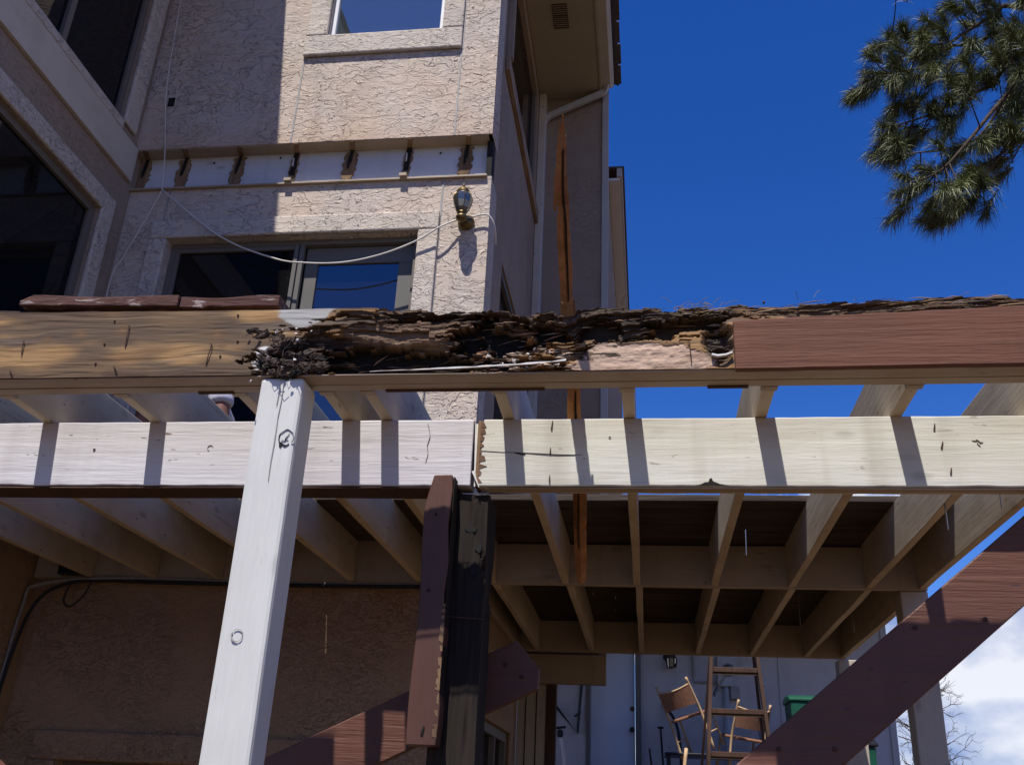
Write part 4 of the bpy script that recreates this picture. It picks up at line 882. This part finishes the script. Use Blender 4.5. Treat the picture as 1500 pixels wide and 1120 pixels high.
MB().lathe((.27, GY0, 2.10), [(.05,0),(.05,-.015),(.02,-.03)], 12, 'Y').build('wall_plate', 'black_metal', gl)
MB().tube([(.27,GY0-.03,2.10),(.29,GY0-.1,2.14),(.33,GY0-.14,2.13)], .012, 6).build('arm', 'black_metal', gl)
MB().lathe((.335,GY0-.14,1.93), [(.03,0),(.055,.02),(.065,.13),(.03,.18),(.01,.2)], 8).build('lantern', 'glass_lamp', gl)
for k in range(6):
    a = k*math.pi/3; MB().tube([(.335+.058*math.cos(a),GY0-.14+.058*math.sin(a),1.94),(.335+.07*math.cos(a),GY0-.14+.07*math.sin(a),2.06),(.335+.02*math.cos(a),GY0-.14+.02*math.sin(a),2.13)], .008, 4).build('cage_bar', 'black_metal', gl)
hr = thing('metal_bracket', 'black angled metal rail fixed to the garage wall left of the door', 'rail')
MB().tube([(-.885,GY0-.05,2.2),(-.895,GY0-.05,1.75),(-.945,GY0-.05,1.06),(-1.25,GY0-.05,1.40)], .02, 8).build('rail', 'black_metal', hr)
for z in (1.74, 1.30):
    MB().bar((-.99,GY0-.002,z-.02), (-.91,GY0-.05,z+.03), .03, .02).build('wall_clip', 'black_metal', hr)
hb = thing('hose_tap', 'dark garden tap on a pale standpipe before the garage wall', 'tap')
MB().tube(catm([(-1.09,13.7,.15),(-1.09,13.7,.6),(-1.12,13.7,.85),(-1.15,13.7,.98)]), .025, 8).build('standpipe', 'flake_white', hb)
MB().lathe((-1.16,13.68,1.03), [(.03,-.05),(.045,-.02),(.045,.03),(.02,.05)], 10).build('valve', 'black_metal', hb)
MB().bar((-1.24,13.66,1.09), (-1.08,13.66,1.11), .03, .03).build('handle', 'black_metal', hb)

# ------------------------------------------------------------------ things behind the deck
lad = thing('step_ladder', 'dark wooden step ladder with flat treads standing behind the deck', 'ladder')
LYF = 8.55; kz = LYF/6.9
def lx(side, z): return (.375+.062*z if side < 0 else .855-.060*z)*1.19
zg = float(ground_z(.8, LYF))
for s_ in (-1, 1):
    MB().bar((lx(s_, zg), LYF-.25, zg), (lx(s_, 1.75), LYF+.12, 1.75), .03, .085, (0,1,0)).build('rail', 'wood_ladder', lad, .003)
    MB().bar((lx(s_, zg)+.03*s_, LYF+1.1, float(ground_z(.8, LYF+1.1))), (lx(s_, 1.7)-.01*s_, LYF+.2, 1.7), .022, .045, (0,1,0)).build('rear_leg', 'wood_ladder', lad, .003)
zt_ = 1.215
while zt_ > zg+.2:
    f = (zt_-zg)/(1.75-zg); MB().box(lx(-1, zt_)+.015, lx(1, zt_)-.015, LYF-.25+.37*f-.05, LYF-.25+.37*f+.06, zt_-.04, zt_).build('tread', 'wood_ladder', lad, .004)
    MB().tube([(lx(-1, zt_)+.01, LYF-.25+.37*f, zt_-.05), (lx(1, zt_)-.01, LYF-.25+.37*f, zt_-.05)], .005, 5).build('tie_rod', 'steel', lad); zt_ -= .335
MB().box(lx(-1,1.75)-.03, lx(1,1.75)+.03, LYF+.02, LYF+.3, 1.75, 1.78).build('top_tread', 'wood_ladder', lad, .004)
MB().bar((lx(-1,1.2)+.02,LYF+.1,1.0), (lx(-1,1.3)+.12,LYF+.3,1.18), .012, .03).build('spreader', 'black_metal', lad)

tbl = thing('garden_table', 'dark garden table under the two wicker chairs by the garage', 'table')
TY = 12.9; tz = .78; tg = float(ground_z(.6, TY))
box('table_top', .2, 1.36, TY-.35, TY+.35, tz-.03, tz, 'dark_plastic', tbl, .01)
for x in (.25, 1.31):
    for yy in (TY-.3, TY+.3): MB().tube([(x,yy,tz-.02),(x,yy,tg-.03)], .02, 8).build('leg', 'black_metal', tbl)
def chair(name, label, loc, rot):
    t_ = thing(name, label, 'chair', group=None)
    def tb(n_, pts, r_, m='wood_chair'): return MB().tube(pts, r_, 7).build(n_, m, t_, 0, True)
    for sx in (-1, 1):
        tb('back_post', catm([(sx*.21,.22,0),(sx*.21,.20,.42),(sx*.205,.24,.65),(sx*.20,.30,.88)], 4), .016)
        tb('leg', [(sx*.22,-.22,0),(sx*.215,-.20,.44)], .016)
        tb('stretcher', [(sx*.21,-.2,.2),(sx*.21,.2,.2)], .009)
    MB().box(-.21,.21,-.21,.2,.42,.455).build('seat', 'rattan', t_, .012)
    n = 9; vs = []; 
    for i in range(n):
        x = -.2+.4*i/(n-1); cu = .04*(1-(x/.2)**2); vs += [(x,.245+cu,.56),(x,.285+cu,.80-.03*(1-(x/.2)**2)),(x,.295+cu,.80-.03*(1-(x/.2)**2)),(x,.255+cu,.56)]
    fs = [(i*4+k, i*4+(k+1)%4, (i+1)*4+(k+1)%4, (i+1)*4+k) for i in range(n-1) for k in range(4)]+[(3,2,1,0), tuple((n-1)*4+k for k in range(4))]
    MB().add(vs, fs).build('back_panel', 'rattan', t_)
    tb('top_rail', [(-.2+.4*i/8, .285+.04*(1-((-.2+.4*i/8)/.2)**2), .80-.03*(1-((-.2+.4*i/8)/.2)**2)) for i in range(9)], .012)
    t_.location = loc; t_.rotation_euler = rot; return t_
chair('wicker_chair', 'wood and wicker chair tipped on the table left of the ladder rail', (.67, TY-.05, tz+.03), (math.radians(-12), math.radians(16), math.radians(158)))
chair('wicker_chair', 'lower wood and wicker chair seen through the ladder treads', (1.10, TY+.1, tz-.22), (math.radians(-8), math.radians(-6), math.radians(195)))
def tool(name, label, cat, pts, r_, m, head=None):
    o = thing(name, label, cat); MB().tube(catm(pts, 5), r_, 7).build('handle', m, o, 0, True)
    if head: MB().bar(*head).build('head', 'black_metal', o, .003)
g0 = float(ground_z(.1, 13.5))
tool('bent_rod', 'dark curved rod leaning on the garage wall above the chairs', 'rod', [(.42,13.6,g0),(.42,13.7,.9),(.36,13.8,1.25),(.20,13.93,1.47)], .02, 'black_metal')
tool('garden_tool', 'thin dark garden tool with a short crosspiece by the garage door', 'tool', [(.22,13.4,g0),(.19,13.6,.7),(.17,13.85,1.15)], .014, 'black_metal', ((.13,13.85,1.16),(.21,13.85,1.16),.03,.03))
tool('garden_stake', 'short leaning stake at the foot of the garage door', 'stake', [(.10,13.2,g0),(.02,13.7,.88)], .014, 'wood_ladder')
tool('garden_stake', 'dark stick leaning on the garage wall right of the wicker chairs', 'stake', [(1.65,13.4,g0),(1.45,13.9,1.22)], .02, 'joint_metal')
tool('wooden_prop', 'pale wooden slat propped against the table edge below the chairs', 'slat', [(.36,12.3,tg),(.45,12.45,.82)], .022, 'wood_chair')
def bin_(label, x, y, top, w_, m):
    g_ = float(ground_z(x, y)); t_ = thing('rubbish_bin', label, 'bin'); hgt = top-.09-g_
    vs = []
    for z, s_ in ((g_, .40), (g_+hgt, .5)): vs += [(x-w_*s_,y-w_*s_,z),(x+w_*s_,y-w_*s_,z),(x+w_*s_,y+w_*s_,z),(x-w_*s_,y+w_*s_,z)]
    MB().add(vs, [(3,2,1,0),(4,5,6,7),(0,1,5,4),(1,2,6,5),(2,3,7,6),(3,0,4,7)]).build('body', 'green_plastic', t_, .015)
    MB().prism([(y-w_*.53,top-.088),(y+w_*.53,top-.088),(y+w_*.53,top-.03),(y+w_*.2,top),(y-w_*.3,top-.01),(y-w_*.53,top-.05)], x-w_*.53, x+w_*.53, 'YZ').build('lid', m, t_, .012)
    MB().tube([(x-w_*.45,y+w_*.55,top-.08),(x+w_*.45,y+w_*.55,top-.08)], .018, 7).build('handle', m, t_)
    for s_ in (-1, 1): MB().lathe((x+s_*w_*.42,y+w_*.4,g_+.1), [(.1,-.03),(.1,.03)], 12, 'X').build('wheel', 'black_metal', t_)
bin_('green wheeled bin with a black lid behind the far deck post', 1.75, 10.0, .80, .60, 'dark_plastic')
bin_('green wheeled bin against the garage wall, mostly behind the long brace', 1.95, 12.6, 1.47, .55, 'green_plastic')

# ------------------------------------------------------------------ person on hands and knees on the decking
def skin_mesh(name, joints, edges, m, parent, sub=2):
    me = bpy.data.meshes.new(name); me.from_pydata([j[0] for j in joints], edges, []); o = finish(name, me, m, parent)
    md = o.modifiers.new('skin', 'SKIN'); md.use_smooth_shade = True
    for i, j in enumerate(joints):
        sv = me.skin_vertices[0].data[i]; sv.radius = (j[1], j[2] if len(j) > 2 else j[1]); sv.use_root = (i == 0)
    s = o.modifiers.new('sub', 'SUBSURF'); s.levels = sub; s.render_levels = sub; return o
per = thing('person', 'crouching person in pale short sleeves, one arm showing between joists left of the white post', 'person')
PX, DZ = -2.50, JT+.036
J = [((PX,5.20,DZ+.47),.13,.12),((PX,5.02,DZ+.51),.13,.11),((PX,4.80,DZ+.58),.15,.11),((PX,4.66,DZ+.64),.09,.08),((PX,4.57,DZ+.68),.055,.055),((PX,4.50,DZ+.71),.075,.08),((PX,4.42,DZ+.68),.085,.09),((PX,4.37,DZ+.62),.06,.06)]
E_ = [(0,1),(1,2),(2,3),(3,4),(4,5),(5,6),(6,7)]
def chain(start, pts):
    k = start
    for p in pts: J.append(p); E_.append((k, len(J)-1)); k = len(J)-1
    return k
for s_ in (-1, 1):
    wr = chain(3, [((PX+s_*.17,4.68,DZ+.63),.066,.066),((PX+s_*.215,4.63,DZ+.48),.052,.052),((PX+s_*.235,4.62,DZ+.32),.041,.041),((PX+s_*.22,4.60,DZ+.14),.038,.038),((PX+s_*.21,4.60,DZ+.045),.027,.027),((PX+s_*.21,4.54,DZ+.022),.04,.016)])
    for q in range(4):
        a = (q-1.5)*.14; ln = (.034,.040,.038,.03)[q]; bx_ = PX+s_*.21+(q-1.5)*.021
        chain(wr, [((bx_,4.50,DZ+.02),.009,.009),((bx_+math.sin(a)*ln,4.50-ln,DZ+.019),.009,.009),((bx_+math.sin(a)*ln*1.7,4.50-ln*1.8,DZ+.010),.008,.008)])
    chain(wr, [((PX+s_*.21-s_*.045,4.555,DZ+.02),.011,.011),((PX+s_*.21-s_*.07,4.525,DZ+.014),.009,.009)])
    chain(0, [((PX+s_*.10,5.20,DZ+.40),.095,.095),((PX+s_*.11,5.12,DZ+.20),.075,.075),((PX+s_*.11,5.08,DZ+.065),.06,.06),((PX+s_*.11,5.24,DZ+.06),.055,.055),((PX+s_*.11,5.38,DZ+.055),.04,.04),((PX+s_*.11,5.43,DZ+.04),.04,.03)])
skin_mesh('body', J, E_, 'skin', per)
sh = [((PX,5.10,DZ+.50),.150,.135),((PX,4.95,DZ+.52),.155,.13),((PX,4.78,DZ+.60),.17,.13),((PX,4.67,DZ+.65),.11,.10)]
se = [(0,1),(1,2),(2,3)]
for s_ in (-1, 1):
    o_ = len(sh); sh += [((PX+s_*.17,4.68,DZ+.635),.085,.085),((PX+s_*.208,4.635,DZ+.52),.074,.074),((PX+s_*.215,4.63,DZ+.49),.071,.071)]; se += [(3,o_),(o_,o_+1),(o_+1,o_+2)]
skin_mesh('shirt', sh, se, 'shirt', per)
tr = [((PX,5.21,DZ+.465),.145,.135)]; te = []
for s_ in (-1, 1):
    o_ = len(tr); tr += [((PX+s_*.10,5.20,DZ+.40),.105,.105),((PX+s_*.11,5.12,DZ+.20),.085,.085),((PX+s_*.11,5.08,DZ+.075),.068,.068),((PX+s_*.11,5.24,DZ+.068),.062,.062),((PX+s_*.11,5.36,DZ+.06),.05,.05)]
    te += [(0,o_),(o_,o_+1),(o_+1,o_+2),(o_+2,o_+3),(o_+3,o_+4)]
skin_mesh('trousers', tr, te, 'jeans', per)
MB().lathe((PX,4.475,DZ+.70), [(.02,-.04),(.085,-.02),(.098,.03),(.085,.08),(.045,.108),(.005,.115)], 14).build('hair', 'hair', per, 0, True)
for s_ in (-1, 1): MB().box(PX+s_*.11-.045, PX+s_*.11+.045, 5.37, 5.45, DZ+.0, DZ+.09).build('shoe', 'shoe', per, .02)

# ------------------------------------------------------------------ pine at the right, bare tree beyond the garage
pine = thing('pine_tree', 'long-needled pine with drooping boughs reaching in at the top right', 'tree')
TX, TYY = 5.6, 6.6
MB().tube([(TX, TYY, float(ground_z(TX, TYY))-.1), (TX+.05, TYY, 1), (TX, TYY+.05, 3.5), (TX+.05, TYY, 6), (TX, TYY, 9)], .24, 12, .07).build('trunk', 'bark', pine, 0, True)
limbs = [[(TX,TYY,4.9),(4.2,6.1,5.25),(2.75,5.65,5.43),(2.51,5.6,5.34),(2.2,5.55,5.1),(1.945,5.5,4.83),(1.7,5.5,4.78)],
         [(TX,TYY,4.6),(4.1,6.1,4.9),(2.74,5.75,5.30),(2.4,5.75,5.22),(2.05,5.7,5.2),(1.8,5.65,5.2)],
         [(TX,TYY,4.3),(4.0,6.0,4.7),(2.66,5.6,4.87),(2.4,5.6,4.72),(2.14,5.55,4.56),(1.90,5.5,4.40),(1.68,5.5,4.33)],
         [(TX,TYY,4.1),(4.0,5.9,4.5),(2.62,5.45,4.64),(2.375,5.4,4.44),(2.10,5.4,4.10),(1.9,5.4,3.88),(1.72,5.4,3.80)],
         [(2.375,5.45,4.44),(2.2,5.5,4.2),(1.98,5.5,4.12),(1.77,5.5,4.10),(1.66,5.5,4.06)],
         [(TX,TYY,3.9),(3.8,6.0,4.25),(2.7,5.7,4.3),(2.45,5.6,4.22),(2.25,5.6,3.98),(2.12,5.6,3.84)]]
LP = []
for l_ in limbs:
    c_ = catm(l_, 6); MB().tube(c_, .026 if l_[0][0] == TX else .010, 7, .004).build('limb', 'bark', pine, 0, True); LP += c_
tufts = [(1.73,5.21),(1.87,5.24),(1.99,5.16),(2.14,5.31),(2.3,5.27),(2.47,5.42),(1.6,4.79),(1.52,4.78),(1.75,4.89),(1.85,4.82),(1.97,4.96),(2.07,5.02),(1.62,4.31),(1.77,4.38),(1.9,4.43),(1.64,4.06),(1.81,3.94),(1.65,3.75),(1.88,3.76),(1.91,3.65),(2.05,3.91),(2.18,3.98),(2.08,4.14),(2.04,4.3),(2.03,4.47),(2.17,4.56),(2.33,4.76),(2.42,4.82),(2.28,4.9),(2.48,4.9),(2.58,4.94),(2.46,4.57),(2.36,4.36),(2.47,4.36),(2.54,4.48),(2.28,4.21),(2.38,4.2),(2.49,4.22),(2.19,3.84),(2.06,3.77),(2.58,4.75),(2.6,5.2),(2.54,5.30),(2.67,5.33),(2.01,4.79),(1.9,4.64),(2.14,4.78),(1.78,4.65),
         (2.8,5.1),(2.9,4.9),(2.85,4.6),(2.8,4.4),(3.1,5.2),(3.0,4.7),(3.2,4.9),(2.75,5.5),(3.3,5.4),(2.66,4.1),(3.0,4.4),(3.4,4.8)]
r = np.random.default_rng(3); nv, nf, nc, twb = [], [], [], MB()
def tuft(c0, axis, n, ln, tone):
    u = axis.orthogonal().normalized(); w_ = axis.cross(u)
    for _ in range(n):
        a = r.uniform(0, 6.283); sp_ = r.uniform(.1, 1.2); s0 = r.uniform(-.10, .02)
        d = (axis*math.cos(sp_)+(u*math.cos(a)+w_*math.sin(a))*math.sin(sp_)).normalized(); l = ln*r.uniform(.7, 1.12)
        p0 = c0+axis*s0; p1 = p0+d*l*.55; p2 = p0+d*l+Vector((0,0,-.045*r.random()-.01)); sd_ = d.cross(Vector(r.normal(size=3))).normalized()*.0015
        o = len(nv); nv.extend([p0-sd_, p0+sd_, p1+sd_, p1-sd_, p2]); nf.extend([(o,o+1,o+2,o+3),(o+3,o+2,o+4)])
        k = tone*r.uniform(.65,1.4); y_ = r.uniform(0, 1); nc.extend([(.090*k+.045*y_*k, .120*k+.018*y_*k, .048*k, 1)]*5)
for i, (x, z) in enumerate(tufts):
    for q in range(4):
        c0 = Vector((x+r.normal(0,.035)*(q > 0), 5.55+r.normal(0,.16), z+r.normal(0,.035)*(q > 0)))
        near = min(LP, key=lambda p: (p-c0).length+(.25 if p.x < c0.x-.02 else 0)); ax = (c0-near)
        ax = (ax.normalized()+Vector((-.55, 0, .12))).normalized()
        if (c0-near).length < .75: twb.tube([near, (near+c0)/2+Vector((0,0,-.02)), c0], .0055, 5, .003)
        tuft(c0, ax, 215, .125, r.choice([.75, 1, 1, 1.35]))
        if r.random() < .5: tuft(c0-ax*.07, ax, 55, .12, .8)
twb.build('twigs', 'bark', pine)['kind'] = 'stuff'
me = bpy.data.meshes.new('crown'); me.from_pydata(nv, [], nf); a_ = me.color_attributes.new('albedo', 'FLOAT_COLOR', 'POINT'); a_.data.foreach_set('color', np.array(nc, np.float32).ravel())
finish('crown', me, 'needles', pine)
bare = thing('bare_tree', 'thin leafless tree against the clouds beyond the garage corner', 'tree')
bx0, by0 = 4.75, 18.5; zb_ = float(ground_z(bx0, by0))
MB().tube([(bx0,by0,zb_-.1),(bx0-.05,by0,1.4),(bx0+.05,by0,2.4)], .05, 7, .012).build('trunk', 'bark', bare, 0, True)
b = MB()
def twig(p, d, l, rad, dep):
    q = p+d*l; b.tube([p, (p+q)/2+Vector(r.normal(0, .03, 3)), q], rad, 4, rad*.6)
    if dep:
        for _ in range(r.integers(2, 4)): twig(p+d*l*r.uniform(.35, 1), (d+Vector(r.normal(0, .6, 3))+Vector((0,0,.15))).normalized(), l*r.uniform(.5,.8), rad*.6, dep-1)
for i in range(14): twig(Vector((bx0+r.normal(0,.04), by0, .7+1.6*i/14)), Vector((r.choice([-1,1])*r.uniform(.5,1), r.normal(0,.5), .35)).normalized(), .42, .012, 3)
b.build('crown', 'bark', bare)
